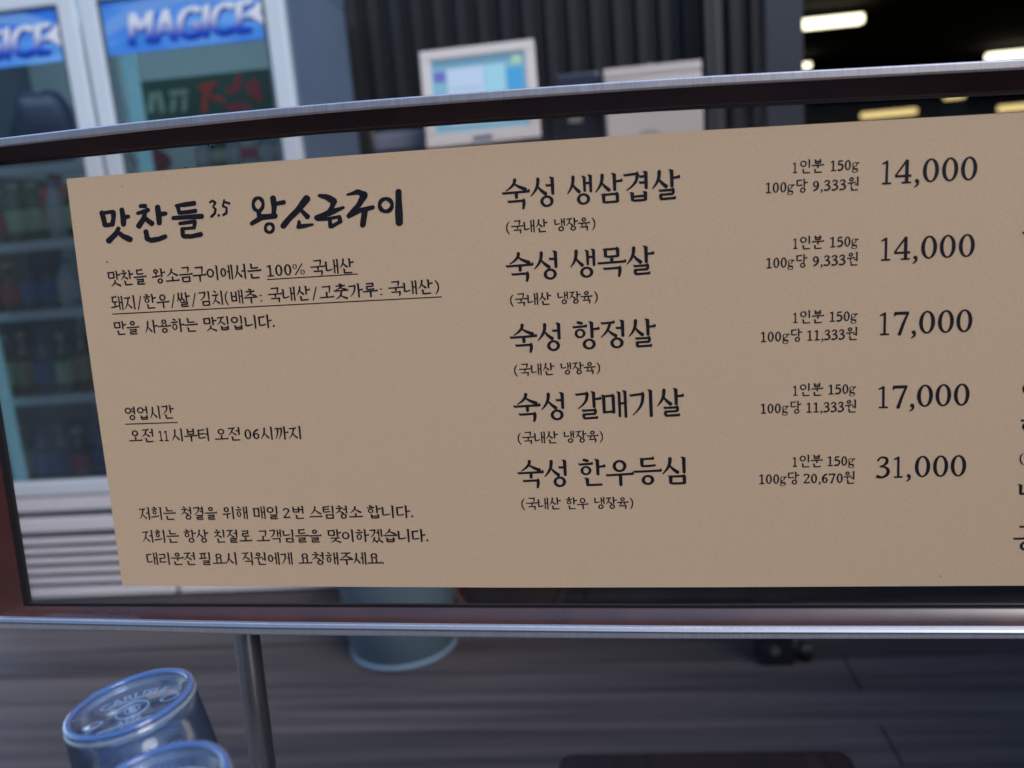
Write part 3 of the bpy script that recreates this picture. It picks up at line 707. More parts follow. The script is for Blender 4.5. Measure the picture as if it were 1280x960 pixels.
# ================================================================== SHOP FRONT: ribbed wall, opening, dark room
XW0, XW1 = at_y(432, 100, 3.35).x-.9, at_y(952, 60, 3.35).x
XJ = at_y(1000, 60, 3.35).x
M_rib = noisy(mat('dark_sheeting', (.009, .010, .012), .6), (.007, .008, .010), (.011, .012, .014), (4, 4, 1.2), 4, .05, (.38, .55))
YW = 3.35
wall = thing('ribbed_wall', (0, YW, 0), 'dark grey ribbed metal wall behind the drinks fridge and the till', 'wall')
x = XW0; i = 0
pitch = .082
while x < XW1-.01:
    w = min(pitch, XW1-x)
    f = [(0, 0), (.30, 0), (.42, -.028), (.88, -.028), (1.0, 0)]
    mb = MB(); vs = []; 
    for t, d in f: vs += [(x+w*t, YW+d, 0), (x+w*t, YW+d, ZW)]
    mb.add(vs, [(2*k, 2*k+2, 2*k+3, 2*k+1) for k in range(4)])
    mb.build('rib_panel', M_rib, wall); x += w; i += 1
mb = MB(); mb.box(XW0, XW1, YW+.02, YW+.06, 0, ZW); mb.build('backing', M_rib, wall)
M_jamb = mat('jamb_paint', (.035, .04, .055), .4)
M_post = mat('grey_post', (.04, .042, .047), .5)
jl = thing('door_frame', (XW1, YW, 0), 'blue grey door frame post beside the dark open doorway', 'door frame')
mb = MB(); mb.box(XW1+.004, XJ, YW-.05, YW+.12, 0, ZW-.01, .004); mb.build('jamb', M_jamb, jl)
mb = MB(); xh = XJ; mb.box(XJ+.003, 5.2, YW-.05, YW+.12, 2.62, ZW-.01, .004); mb.build('header_beam', M_jamb, jl)
cl = thing('wall_column', (at_y(890, 60, 3.2).x, 3.2, 0), 'slim dark grey steel column right of the white box', 'column')
xa, xb = at_y(881, 60, 3.24).x, at_y(901, 60, 3.24).x
mb = MB(); mb.box(xa, xb, 3.21, 3.27, .02, ZW-.02, .004); mb.build('shaft', M_post, cl)
mb = MB(); mb.box(xa-.03, xb+.03, 3.18, 3.30, .004, .02, .002); mb.build('foot_plate', M_post, cl)
mb = MB(); mb.box((xa+xb)/2-.004, (xa+xb)/2+.004, 3.204, 3.2098, .1, ZW-.1); mb.build('seam', mat('seam', (.03, .03, .035), .5), cl)
# dark room behind
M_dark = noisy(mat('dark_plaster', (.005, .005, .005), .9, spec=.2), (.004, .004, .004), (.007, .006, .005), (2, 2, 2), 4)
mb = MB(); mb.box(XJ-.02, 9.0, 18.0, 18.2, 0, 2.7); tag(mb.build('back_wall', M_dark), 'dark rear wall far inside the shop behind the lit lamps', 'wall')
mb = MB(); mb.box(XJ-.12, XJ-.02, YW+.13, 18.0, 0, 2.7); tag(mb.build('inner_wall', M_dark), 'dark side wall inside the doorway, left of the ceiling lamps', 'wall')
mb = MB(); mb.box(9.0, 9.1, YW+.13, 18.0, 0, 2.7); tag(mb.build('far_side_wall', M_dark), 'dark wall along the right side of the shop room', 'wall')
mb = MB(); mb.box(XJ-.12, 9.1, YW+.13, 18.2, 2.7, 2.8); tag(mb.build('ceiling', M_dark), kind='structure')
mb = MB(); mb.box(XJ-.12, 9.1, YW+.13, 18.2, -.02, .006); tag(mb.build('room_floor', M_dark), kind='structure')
mb = MB(); mb.box(5.2, 9.1, YW-.05, YW+.12, 0, ZW-.01); tag(mb.build('facade_wall', M_rib), 'dark metal front wall right of the doorway', 'wall')
M_lamp = glow('lamp_tube', (1.0, .93, .66), 1.35)
M_lamp2 = glow('lamp_warm', (1.0, .80, .34), .52)
M_house = mat('lamp_housing', (.05, .05, .05), .5)
ZL = 2.60
def lamp(x0, x1, ytop, ybot, label, ZL=ZL, M_lamp=M_lamp):
    """a box lamp hung under the ceiling; pixel box of its glowing underside/side in the photo gives its place"""
    a = at_z(x0, (ytop+ybot)/2, ZL); b = at_z(x1, (ytop+ybot)/2-(x1-x0)*.04, ZL)
    yy = (a.y+b.y)/2; d = yy
    hh = (ybot-ytop)/F*d*.46
    t = thing('ceiling_lamp', ((a.x+b.x)/2, yy, ZL), label, 'ceiling lamp', 'lit lamps hanging in the dark shop room')
    mb = MB(); mb.box(a.x, b.x, yy-.06, yy+.06, ZL-hh/2, ZL+hh/2, min(.02, hh*.3)); mb.build('diffuser', M_lamp, t)
    mb = MB(); mb.box(a.x-.01, b.x+.01, yy-.05, yy+.065, ZL+hh/2+.002, ZL+hh/2+.012); mb.build('housing', M_house, t)
    for xh in (a.x+.02, b.x-.02):
        mb = MB(); mb.tube((xh, yy, ZL+hh/2+.012), (xh, yy, 2.7), .003, n=6); mb.build('hanger', M_house, t)
lamp(993, 1074, 19, 40, 'large bright ceiling lamp nearest the doorway, highest of the lit lamps')
lamp(995, 1012, 77, 89, 'short lamp just above the board rail beside the door frame')
lamp(1240, 1300, 61, 78, 'bright lamp above the board rail at the right edge')
lamp(1083, 1138, 136, 150, 'yellowish long lamp seen through the pane above the prices', 2.0, M_lamp2)
lamp(1184, 1202, 117, 126, 'smallest yellowish lamp cut by the lower edge of the top rail', 2.0, M_lamp2)
lamp(1254, 1284, 128, 142, 'yellowish lamp seen through the pane at the right edge', 2.0, M_lamp2)

fx_edge = at_y(366, 100, YF).x
# ================================================================== COUNTER AND THINGS ON IT
M_cnt = noisy(mat('counter_black', (.018, .018, .02), .45), (.014, .014, .016), (.024, .024, .026), (6, 6, 6), 4)
YC = at_z(860, 764, 0).y
xc0, xc1 = fx_edge+.03, 1.74
ct = thing('counter', ((xc0+xc1)/2, YC+.3, 0), 'black service counter behind the board under the till screen', 'counter')
ZC = 1.02
mb = MB(); mb.box(xc0, xc1, YC-.03, 3.24, ZC-.04, ZC, .005); mb.build('counter_top', M_cnt, ct)
mb = MB(); mb.box(xc0+.02, xc1-.02, YC+.012, 3.22, .03, ZC-.042, .004); mb.build('cabinet', M_cnt, ct)
mb = MB(); mb.box(xc0+.03, xc1-.03, YC+.03, 3.20, .004, .028); mb.build('plinth', M_cnt, ct)
for k in range(4):
    wdt = (xc1-xc0-.08)/4; mb = MB(); mb.box(xc0+.04+k*wdt+.004, xc0+.04+(k+1)*wdt-.004, YC, YC+.0115, .08, ZC-.08, .002); mb.build('cabinet_door', M_cnt, ct)
# till monitor
YM = 2.72
M_white = mat('white_plastic', (.62, .58, .56), .45)
mo = thing('till_monitor', tuple(at_y(605, 120, YM)), 'white framed till screen showing a pale blue page', 'monitor')
q = [at_y(521, 63, YM), at_y(664, 46, YM), at_y(678, 172, YM), at_y(536, 186, YM)]
c0 = sum(q, Vector((0, 0, 0)))/4
ex = ((q[1]-q[0])+(q[2]-q[3])); wM = ex.length/2; ex.normalize()
ez = Vector((0, 1, 0)).cross(ex)*-1
if ez.z < 0: ez = -ez
hM = (((q[0]-q[3])+(q[1]-q[2])).length)/2
ey = Vector((0, 1, 0)); tl = R(8); ez, ey = (ez*math.cos(tl)+ey*math.sin(tl)), (ey*math.cos(tl)-ez*math.sin(tl))
MM = Matrix(((ex.x, ey.x, ez.x, c0.x), (ex.y, ey.y, ez.y, c0.y), (ex.z, ey.z, ez.z, c0.z), (0, 0, 0, 1)))
bz = .030
def mbox(x0, x1, y0, y1, z0, z1, bev, name, m, par=mo):
    mb = MB(); mb.box(x0, x1, y0, y1, z0, z1, bev, MM); return mb.build(name, m, par)
mbox(-wM/2, wM/2, .012, .045, -hM/2, hM/2, .008, 'housing', M_white)
for (a, b, c, d) in ((-wM/2, wM/2, hM/2-bz, hM/2), (-wM/2, wM/2, -hM/2, -hM/2+bz*1.3), (-wM/2, -wM/2+bz, -hM/2+bz*1.3, hM/2-bz), (wM/2-bz, wM/2, -hM/2+bz*1.3, hM/2-bz)):
    mbox(a, b, 0, .014, c, d, .003, 'bezel', M_white)
sx0, sx1, sz0, sz1 = -wM/2+bz, wM/2-bz, -hM/2+bz*1.3, hM/2-bz
scr = mbox(sx0, sx1, .006, .011, sz0, sz1, 0, 'screen', glow('screen_blue', (.16, .33, .42), .16))
sw, sh = sx1-sx0, sz1-sz0
for (a, b, c, d, m, nm) in ((.17, .56, .10, .86, glow('page_pale', (.36, .46, .58), .16), 'screen_page'), (.57, .78, .08, .86, glow('page_cyan', (.24, .46, .55), .16), 'screen_page'),
                          (.80, .97, .12, .80, glow('page_blue', (.04, .25, .48), .16), 'screen_sidebar'), (.03, .15, .70, .84, glow('page_violet', (.10, .10, .36), .16), 'screen_icon'),
                          (.02, .98, .90, .98, glow('page_bar', (.10, .22, .32), .14), 'screen_bar'), (.86, .96, .84, .95, glow('page_green', (.28, .46, .30), .16), 'screen_icon'),
                          (.20, .53, .58, .60, glow('page_rule', (.24, .34, .46), .14), 'screen_rule'), (.20, .53, .42, .44, glow('page_rule2', (.24, .34, .46), .14), 'screen_rule'), (.20, .53, .26, .28, glow('page_rule3', (.24, .34, .46), .14), 'screen_rule')):
    dz = {'screen_rule': .0012, 'screen_icon': .0009}.get(nm, .0006)
    mb = MB(); mb.box(sx0+sw*a, sx0+sw*b, .006-dz, .0058, sz0+sh*c, sz0+sh*d, 0, MM); mb.build(nm, m, scr)
mbox(-.03, .03, -.001, .0, -hM/2+.008, -hM/2+.022, 0, 'badge', mat('badge', (.10, .13, .22), .4))
mb = MB(); mb.tube((c0.x, c0.y+.05, ZC+.02), (c0.x, c0.y+.05, c0.z), .022); mb.build('stand_neck', M_white, mo)
mb = MB(); mb.box(c0.x-.11, c0.x+.11, c0.y-.06, c0.y+.14, ZC+.001, ZC+.02, .006); mb.build('stand_foot', M_white, mo)
# receipt printer left of it, on a tall stand
pr = at_y(500, 178, 2.85)
t = thing('receipt_printer', (pr.x, 2.85, ZC), 'grey blue receipt printer left of the till screen', 'printer')
Mpr = mat('printer_grey', (.14, .16, .22), .4); Mprd = mat('printer_dark', (.04, .045, .055), .4)
mb = MB(); mb.box(pr.x-.08, pr.x+.10, 2.80, 2.98, ZC+.001, pr.z-.03, .01); mb.build('body', Mprd, t)
mb = MB(); mb.box(pr.x-.075, pr.x+.095, 2.792, 2.97, pr.z-.028, pr.z+.03, .012); mb.build('cover', Mpr, t)
mb = MB(); mb.box(pr.x-.05, pr.x+.07, 2.80, 2.803, pr.z+.031, pr.z+.045); mb.build('paper_slot', Mprd, t)
# slim beige post
pp = at_y(461, 178, 2.8)
t = thing('paper_roll_holder', (pp.x, 2.86, ZC), 'thin brown upright rod at the fridge side of the printer', 'rod')
mb = MB(); mb.tube((pp.x, 2.86, ZC+.012), (pp.x, 2.86, pp.z+.05), .008); mb.build('rod', mat('brown_rod', (.10, .08, .06), .5), t)
mb = MB(); mb.tube((pp.x, 2.86, ZC+.001), (pp.x, 2.86, ZC+.012), .035); mb.build('foot', M_cnt, t)
# dark card terminal
a, b = at_y(692, 92, 2.85), at_y(750, 88, 2.85)
t = thing('card_terminal', ((a.x+b.x)/2, 2.87, ZC), 'black till box between the screen and the white box', 'till box')
Mbk = mat('terminal_black', (.012, .013, .022), .3)
mb = MB(); mb.box(a.x, b.x, 2.84, 2.98, ZC+.001, b.z-.06, .006); mb.build('body', Mbk, t)
mb = MB(); mb.box(a.x+.004, b.x-.004, 2.845, 2.97, b.z-.058, b.z, .010); mb.build('display_hood', mat('hood', (.03, .035, .06), .3), t)
pz = at_y(718, 149, 2.84); mb = MB(); mb.box(pz.x-.02, pz.x+.025, 2.8365, 2.8395, pz.z-.012, pz.z+.006, .001); mb.build('paper_slip', mat('slip', (.18, .17, .16), .6), t)
# white box
a, b = at_y(754, 88, 2.80), at_y(877, 80, 2.80)
Mwb = noisy(mat('white_box', (.55, .50, .48), .45), (.50, .455, .43), (.58, .53, .50), (5, 5, 5), 3)
t = thing('white_box', ((a.x+b.x)/2, 2.87, ZC), 'white square box with a faint ring mark standing right of the till', 'box')
mb = MB(); mb.box(a.x, b.x, 2.80, 2.95, ZC+.001, a.z-.028, .008); mb.build('body', Mwb, t)
mb = MB(); mb.box(a.x, b.x, 2.7995, 2.9505, a.z-.0265, a.z+.003, .004); mb.build('lid', Mwb, t)
kc = at_y(812, 172, 2.797); mb = MB(); pts = []
for i in range(41):
    an = math.pi*2*i/40; pts.append((an,))
vs = []
for i in range(40):
    an = 2*math.pi*i/40
    for r in (.030, .040): vs.append((kc.x+r*math.cos(an), 2.7985, kc.z-.012+r*.9*math.sin(an)))
mb.add(vs, [(2*i, 2*i+1, (2*i+3) % 80, (2*i+2) % 80) for i in range(40)]); mb.build('ring_mark', mat('ring_mark', (.33, .30, .30), .5), t)
kk = at_y(812, 80, 2.86); mb = MB(); mb.lathe((kk.x, 2.87, a.z+.004), [(0.001, .014), (.010, .013), (.014, .0), (.014, -.001)], 20); mb.build('lid_knob', mat('knob', (.10, .09, .10), .4), t)

# ================================================================== DRINKS FRIDGE
fxr = at_y(366, 100, YF).x                     # right edge of the fridge
xd = lambda px, py: at_y(px, py, YF).x
fx_r0, fx_r1 = xd(107, 75), fxr                # right door
fx_l1 = fx_r0-.004; fx_l0 = fx_l1-(fx_r1-fx_r0)
FH = 1.93; FD = .66
M_fw = mat('fridge_white', (.58, .66, .74), .35)
M_fs = noisy(mat('fridge_side', (.4, .45, .55), .4), (.085, .13, .20), (.11, .155, .23), (2, 2, 2), 3)
M_in = mat('fridge_inner', (.50, .62, .64), .5)
fr_ = thing('drinks_fridge', ((fx_l0+fx_r1)/2, YF+FD/2, 0), 'two door glass drinks fridge with blue header print and white frames', 'fridge')
zb = .375                                       # sill of the doors
pz_ = at_y(70, 620, YF).z; zb = pz_
mb = MB(); mb.box(fx_r1-.03, fx_r1, YF+.045, YF+FD, .03, FH, .006); mb.build('side_panel', M_fs, fr_)
mb = MB(); mb.box(fx_l0, fx_l0+.03, YF+.045, YF+FD, .03, FH, .006); mb.build('side_panel', M_fs, fr_)
mb = MB(); mb.box(fx_l0+.032, fx_r1-.032, YF+FD-.03, YF+FD-.002, .03, FH-.03); mb.build('back_panel', M_in, fr_)
mb = MB(); mb.box(fx_l0+.0, fx_r1-.0, YF+.045, YF+FD, FH+.002, FH+.05, .006); mb.build('top_panel', M_fs, fr_)
mb = MB(); mb.box(fx_l0+.032, fx_r1-.032, YF+.06, YF+FD-.032, zb-.03, zb+.005); mb.build('floor_panel', M_in, fr_)
mb = MB(); mb.box(fx_l1-.02, fx_l1+.02, YF+.06, YF+.10, zb+.006, FH-.03); mb.build('centre_post', M_in, fr_)
mb = MB(); mb.box(fx_l0+.06, fx_r1-.06, YF+.075, YF+.10, FH-.075, FH-.045, .004); mb.build('added_fill_tube', glow('fill_tube_glow', (.75, .93, 1.0), 3.4), fr_)  # added tube hidden behind the header print, brightens the fridge inside
# lower front: plain band + louvres
M_grille = mat('grille_metal', (.66, .65, .70), .42)
M_gdark = mat('grille_gap', (.05, .08, .10), .5)
py_ = [622, 639, 649, 665, 675, 680.5, 687.5, 692.5, 700, 705, 712.5, 717.5, 725, 730, 737.5, 747]
zs = [at_y(80, p, YF).z for p in py_]
mb = MB(); mb.box(fx_l0+.004, fx_r1-.004, YF+.035, YF+.05, .012, zb-.004); mb.build('grille_backing', M_gdark, fr_)
for k in range(0, len(zs), 2):
    mb = MB()
    z1_, z0_ = zs[k], zs[k+1]
    if k < 4: mb.box(fx_l0+.002, fx_r1-.002, YF+.004, YF+.034, z0_, z1_, .004); mb.build('kick_band', M_grille, fr_)
    elif k == len(zs)-2:
        for xa_, xb_ in ((fx_l0+.002, fx_l1-.008), (fx_r0+.008, fx_r1-.002)):
            mb = MB(); mb.box(xa_, xb_, YF+.006, YF+.032, z0_, z1_, .003); mb.build('louvre', M_grille, fr_)
    else: mb.box(fx_l0+.002, fx_r1-.002, YF+.006, YF+.032, z0_, z1_, .003); mb.build('louvre', M_grille, fr_)
for xx in (fx_l0+.06, fx_r1-.06):
    for yy in (YF+.1, YF+FD-.08):
        mb = MB(); mb.tube((xx, yy, 0.001), (xx, yy, .03), .02, n=16); mb.build('foot', M_gasket, fr_)
# doors
STILE = .058
M_blue = noisy(mat('header_blue', (.03, .18, .62), .35), (.010, .16, .75), (.16, .42, .90), (3.5, 1, 9), 2, lo=.35, hi=.75)
M_hb2 = mat('header_blue_dark', (.008, .05, .42), .35)
M_seal = mat('door_seal', (.07, .10, .13), .6)
zh0 = at_y(225, 58, YF-.01).z; zh1 = zh0+.245
def font_mesh(txt, size, offset=0.0):
    c = bpy.data.curves.new('txt', 'FONT'); c.body = txt; c.size = size; c.offset = offset; c.resolution_u = 4
    o = bpy.data.objects.new('txt', c); COL.objects.link(o)
    deg = bpy.context.evaluated_depsgraph_get(); me = bpy.data.meshes.new_from_object(o.evaluated_get(deg))
    vs = [v.co.copy() for v in me.vertices]; fs = [tuple(p.vertices) for p in me.polygons]
    bpy.data.objects.remove(o); bpy.data.meshes.remove(me); return vs, fs
def grad_mat(name, z0, z1):
    m = mat(name, (1, 1, 1), .35); nt = m.node_tree; n = nt.nodes; l = nt.links
    tc = n.new('ShaderNodeTexCoord'); sp = n.new('ShaderNodeSeparateXYZ'); mr = n.new('ShaderNodeMapRange'); cr = n.new('ShaderNodeValToRGB')
    mr.inputs['From Min'].default_value = z0; mr.inputs['From Max'].default_value = z1
    e = cr.color_ramp.elements; e[0].position = .12; e[0].color = (.01, .07, .55, 1); e[1].position = .62; e[1].color = (.72, .78, .86, 1)
    l.new(tc.outputs['Object'], sp.inputs[0]); l.new(sp.outputs['Z'], mr.inputs[0]); l.new(mr.outputs[0], cr.inputs[0]); l.new(cr.outputs[0], n['Principled BSDF'].inputs['Base Color'])
    return m
zt0 = at_y(170, 50, YF-.012).z-.004; zt1 = zt0+.092
M_letters = grad_mat('letter_print', zt0, zt1)
def door(x0, x1, hside):
    d = bpy.data.objects.new('door', None); COL.objects.link(d); d.parent = fr_
    y0, y1 = YF, YF+.04
    for (a, b, c, e) in ((x0+.006, x0+STILE, zb, FH), (x1-STILE, x1-.006, zb, FH), (x0+STILE+.0005, x1-STILE-.0005, zb, zb+.05), (x0+STILE+.0005, x1-STILE-.0005, FH-.05, FH)):
        mb = MB(); mb.box(a, b, y0, y1, c, e, .006); mb.build('door_frame', M_fw, d)
    for (a, b) in ((x0+STILE, x0+STILE+.009), (x1-STILE-.009, x1-STILE)):
        mb = MB(); mb.box(a+.0006, b-.0006, y0+.006, y1-.004, zb+.05, FH-.05); mb.build('seal', M_seal, d)
    mb = MB(); mb.box(x0+STILE+.0095, x1-STILE-.0095, y0+.016, y0+.022, zb+.051, FH-.051); mb.build('glass', M_fglass, d)
    # header print on the glass
    a, b = x0+STILE+.010, x1-STILE-.010
    mb = MB(); mb.box(a, b, y0+.0115, y0+.0155, zh0, zh1); mb.build('header_print', M_blue, d)
    # sweeping pale and dark bands of the print
    for (za, zc, thk, m, dd) in ((.012, .045, .012, mat('sweep_mid', (.05, .28, .72), .35), .0007), (.15, .20, .022, mat('sweep_pale', (.30, .48, .85), .35), .0008), (.185, .235, .018, M_hb2, .0009), (.05, .12, .05, mat('sweep_sky', (.16, .36, .78), .35), .0006)):
        rows = [[], []]
        for i in range(17):
            t = i/16; x = a+(b-a)*t; z = zh0+za+(zc-za)*math.sin(t*math.pi*.9)
            rows[0].append(Vector((x, y0+.0115-dd, z))); rows[1].append(Vector((x, y0+.0115-dd, min(zh1-.002, z+thk*(.5+.5*math.sin(t*2.5+.5))))))
        loft(rows).build('print_band', m, d)
    vs, fs = font_mesh('MAGICE', .118, 0)
    wx = max(v.x for v in vs)-min(v.x for v in vs); tw = (b-a)*.76; k = tw/wx
    xo = a+(b-a)*.13
    for m, dd, ox, oz in ((M_hb2, .0016, .009, -.007), (M_hb2, .0018, .004, -.007), (M_letters, .0024, 0, 0), (M_letters, .0027, .006, .001), (M_letters, .0030, -.005, -.001)):
        mb = MB(); mb.add([(xo+v.x*k+v.y*.22+ox, y0+.0115-dd, zt0+v.y*1.02+oz) for v in vs], fs); mb.build('brand_letters', m, d)
    # white arrow shaped flash after the last letter
    xe = xo+tw+.018
    mb = MB(); mb.add([(xe-.012, y0+.0085, zt0+.045), (xe+.045, y0+.0085, zt0+.085), (xe+.030, y0+.0085, zt0+.045), (xe+.045, y0+.0085, zt0+.008)], [(0, 3, 2, 1)]); mb.build('flash_mark', mat('flash_white', (.75, .78, .84), .4), d)
    hx = x0+.022 if hside < 0 else x1-.022
    mb = MB(); mb.box(hx-.012, hx+.012, y0-.022, y0-.001, 1.0, 1.25, .006); mb.build('handle', M_fw, d)
    return d
d1 = door(fx_l0, fx_l1, 1); d2 = door(fx_r0, fx_r1, -1)
# shelves: heights read from the photo at the shelf fronts
M_shelf = mat('shelf_rail', (.72, .84, .90), .35)
YS = YF+.10
def zpx(px, py, y=YS): return at_y(px, py, y).z
left_sh = [zpx(50, 108), zpx(50, 301), zpx(55, 388), zpx(60, 495), zb+.02]
right_sh = [zpx(240, 131+24), zpx(240, 212), zpx(240, 300), zpx(240, 385), zpx(240, 490), zb+.02]
def shelf(x0, x1, z, par):
    mb = MB(); mb.box(x0+.035, x1-.035, YS, YS+.016, z-.030, z, .003); mb.build('shelf_rail', M_shelf, par)
    mb = MB()
    for i in range(14): 
        xx = x0+.045+(x1-x0-.09)*i/13; mb.tube((xx, YS+.017, z-.008), (xx, YF+FD-.035, z-.008), .003, n=6)
    mb.build('shelf_wires', M_shelf, par)
sh1 = left_sh[1:4]; sh2 = [zpx(240, 153), right_sh[1]] + sh1
for z in sh1+[zpx(50, 205)]: shelf(fx_l0, fx_l1, z, fr_)
for z in sh2: shelf(fx_r0, fx_r1, z, fr_)
# pale blue inner light column at the left of the right door
mb = MB(); mb.box(fx_r0+STILE+.016, fx_r0+STILE+.062, YF+.062, YF+.075, zb+.01, FH-.06, .004); mb.build('inner_column', glow('inner_column', (.14, .32, .42), .30), fr_)

mb = MB(); mb.box(fx_l0+STILE+.016, fx_l0+STILE+.062, YF+.062, YF+.075, zb+.01, FH-.06, .004); mb.build('inner_column', bpy.data.materials['inner_column'], fr_)
# ---- drinks inside the fridge (each its own thing)
def bottle_proto(kind):
    P = {'soju': ((.02, .10, .05), (.45, .62, .40), (.30, .45, .25), .033, .21),
         'cola': ((.02, .008, .008), (.42, .02, .04), (.5, .5, .5), .036, .20),
         'water': ((.35, .45, .50), (.55, .60, .62), (.10, .2, .5), .034, .20),
         'navy': ((.01, .03, .12), (.03, .12, .35), (.02, .05, .2), .036, .20),
         'white': ((.50, .58, .55), (.50, .05, .10), (.60, .62, .62), .032, .21),
         'brown': ((.05, .03, .015), (.30, .25, .12), (.4, .3, .1), .036, .22)}[kind]
    body, lab, cap, r, h = P
    names = {'soju': 'green bottle', 'cola': 'dark cola bottle with a red label', 'water': 'clear water bottle', 'navy': 'navy blue drink bottle', 'white': 'pale bottle with a crimson label', 'brown': 'brown beer bottle'}
    t = thing('drink_bottle', (0, 0, 0), names[kind], 'bottle')
    mb = MB(); mb.lathe((0, 0, 0), [(.0005, 0), (r*.92, .001), (r, .008), (r, h*.62), (r*.85, h*.70), (r*.42, h*.84), (r*.38, h*.94), (.0005, h*.945)], 18)
    mb.build('glass_body', mat('bottle_'+kind, body, .15), t)
    mb = MB(); mb.lathe((0, 0, 0), [(r+.0008, h*.18), (r+.0012, h*.19), (r+.0012, h*.54), (r+.0008, h*.55)], 18); mb.build('label', mat('label_'+kind, lab, .5), t)
    mb = MB(); mb.lathe((0, 0, 0), [(r*.46, h*.90), (r*.47, h*.995), (.0005, h)], 14); mb.build('cap', mat('cap_'+kind, cap, .4), t)
    return t
protos = {}
WHERE = {}
def put(kind, x, y, z, label, scale=1.0):
    if kind not in protos: protos[kind] = bottle_proto(kind); o = protos[kind]
    else: o = copy_tree(protos[kind])
    o.location = (x, y, z+.001); o.scale = (1, 1, scale)
    o['label'] = label; o['group'] = 'drinks standing in the fridge'
    return o
NAME = {'soju': 'green soju bottle', 'cola': 'dark cola bottle with red label', 'water': 'clear bottle with white label', 'navy': 'navy blue drink bottle', 'white': 'pale tall bottle with crimson label', 'brown': 'brown beer bottle with tan label'}
ORD = ['first', 'second', 'third', 'fourth', 'fifth', 'sixth', 'seventh', 'eighth']
def fill(x0, x1, z, hmax, kinds, where):
    n = len(kinds); used = 0
    for i, k in enumerate(kinds):
        if not k: continue
        x = x0+.065+(x1-x0-.13)*i/(n-1)
        s = min(1.0, (hmax-.035)/.22)
        put(k, x, YS+.05+random.uniform(0, .015), z, '%s, %s from left on %s' % (NAME[k], ORD[i], where), s*random.uniform(.93, 1.0))
random.seed(11)
Ls = sorted(sh1+[zpx(50, 205)], reverse=True)
fill(fx_l0, fx_l1, Ls[1], Ls[0]-Ls[1], ['brown', 'cola', 'soju', 'soju', 'water', 'soju', None, None], 'upper shelf, left door')
fill(fx_l0, fx_l1, Ls[2], Ls[1]-Ls[2], ['navy', 'cola', 'navy', 'navy', 'water', 'water', 'brown', 'cola'], 'middle shelf, left door')
fill(fx_l0, fx_l1, Ls[3], Ls[2]-Ls[3], ['soju', 'brown', 'navy', 'soju', 'brown', 'white', 'navy', 'soju'], 'lower shelf, left door')
fill(fx_l0, fx_l1, zb+.006, Ls[3]-zb, ['brown', 'navy', 'navy', 'cola', 'navy', 'navy', 'navy', 'navy'], 'bottom, left door')
Rs = sorted(sh2, reverse=True)
# crimson bag and blue basin on the left
def lump(name, c, rx, ry, rz, m, label, cat, seed, amp=.12, knot=True):
    rnd = random.Random(seed); bm = bmesh.new(); bmesh.ops.create_icosphere(bm, subdivisions=3, radius=1)
    ph = [(rnd.uniform(1, 4), rnd.uniform(1, 4), rnd.uniform(0, 6)) for _ in range(5)]
    vs = []
    for v in bm.verts:
        k = 1+amp*sum(math.sin(a*v.co.x*2+b*v.co.z*2+p+v.co.y) for a, b, p in ph)/3
        z = v.co.z*rz*k
        vs.append((c[0]+v.co.x*rx*k, c[1]+v.co.y*ry*k, c[2]+max(z, -rz*.8)))
    bm.verts.index_update(); fs = [tuple(v.index for v in f.verts) for f in bm.faces]; bm.free()
    t = thing(name, c, label, cat)
    mb = MB(); mb.add(vs, fs, True); mb.build('bag_body', m, t)
    if not knot: return t
    mb = MB(); mb.tube((c[0], c[1], c[2]+rz*.8), (c[0]+.01, c[1], c[2]+rz*1.25), rx*.18, rx*.32, n=10); mb.build('knot', m, t)
    return t
c = at_y(66, 262, YS+.06)
lump('produce_bag', (c.x, YS+.09, Ls[1]+.085), .075, .05, .10, mat('bag_red', (.42, .02, .07), .35), 'crimson bag on the upper shelf near the middle frame of the fridge', 'bag', 4)
# navy bundle, upper left compartment
tb = at_y(40, 150, YS+.06)
lump('dark_bundle', (tb.x, YS+.12, Ls[0]+.112), .115, .07, .135, mat('bag_navy', (.015, .03, .10), .4), 'large dark navy bundle at the top of the left fridge door', 'bag', 9, .10, False)
# trays of packs behind the red lettering, right door
M_red = mat('red_print', (.75, .05, .02), .45); M_red2 = mat('red_print_deep', (.62, .02, .05), .45); M_pgreen = mat('pale_green_print', (.42, .55, .38), .5); M_box = mat('box_green', (.02, .10, .06), .5)
ca, cb = at_y(170, 140, YS+.02), at_y(335, 95, YS+.02)
z0c, z1c = Rs[0], at_y(250, 94, YS+.02).z
t = thing('drink_carton', ((ca.x+cb.x)/2, YS+.1, z0c), 'dark green carton with pale and red lettering in the right fridge door', 'carton')
mb = MB(); mb.box(ca.x, cb.x, YS+.018, YS+.022+.02, z0c+.002, z1c, .003); cbx = mb.build('carton_body', M_box, t)
def cpx(px, py): q_ = at_y(px, py, YS+.0165); return (q_.x, q_.z)
def flat(strokes, m, name, k=1.0, par=None, yy=None):
    mb = MB()
    for i, (pts, w) in enumerate(strokes):
        P = [cpx(120+p[0]/5.12, 60+p[1]/5.12) for p in pts]
        for _, polys in L(P, [w/5.12/F*(YS)]*len(P)):
            for poly in polys: mb.add([(p[0], YS+.0165-.0002*i, p[1]) for p in poly], [tuple(range(len(poly)))])
    mb.build(name, m, par)
flat([([(660, 255), (720, 235), (765, 225)], 30), ([(725, 240), (700, 320), (695, 400)], 44), ([(745, 315), (815, 335)], 34)], M_red, 'red_letters', par=cbx)
flat([([(910, 185), (905, 240), (850, 275)], 44), ([(850, 375), (970, 375)], 40), ([(975, 240), (1010, 300), (1030, 240)], 44), ([(1015, 215), (1045, 330)], 38)], M_red2, 'red_letters', par=cbx)
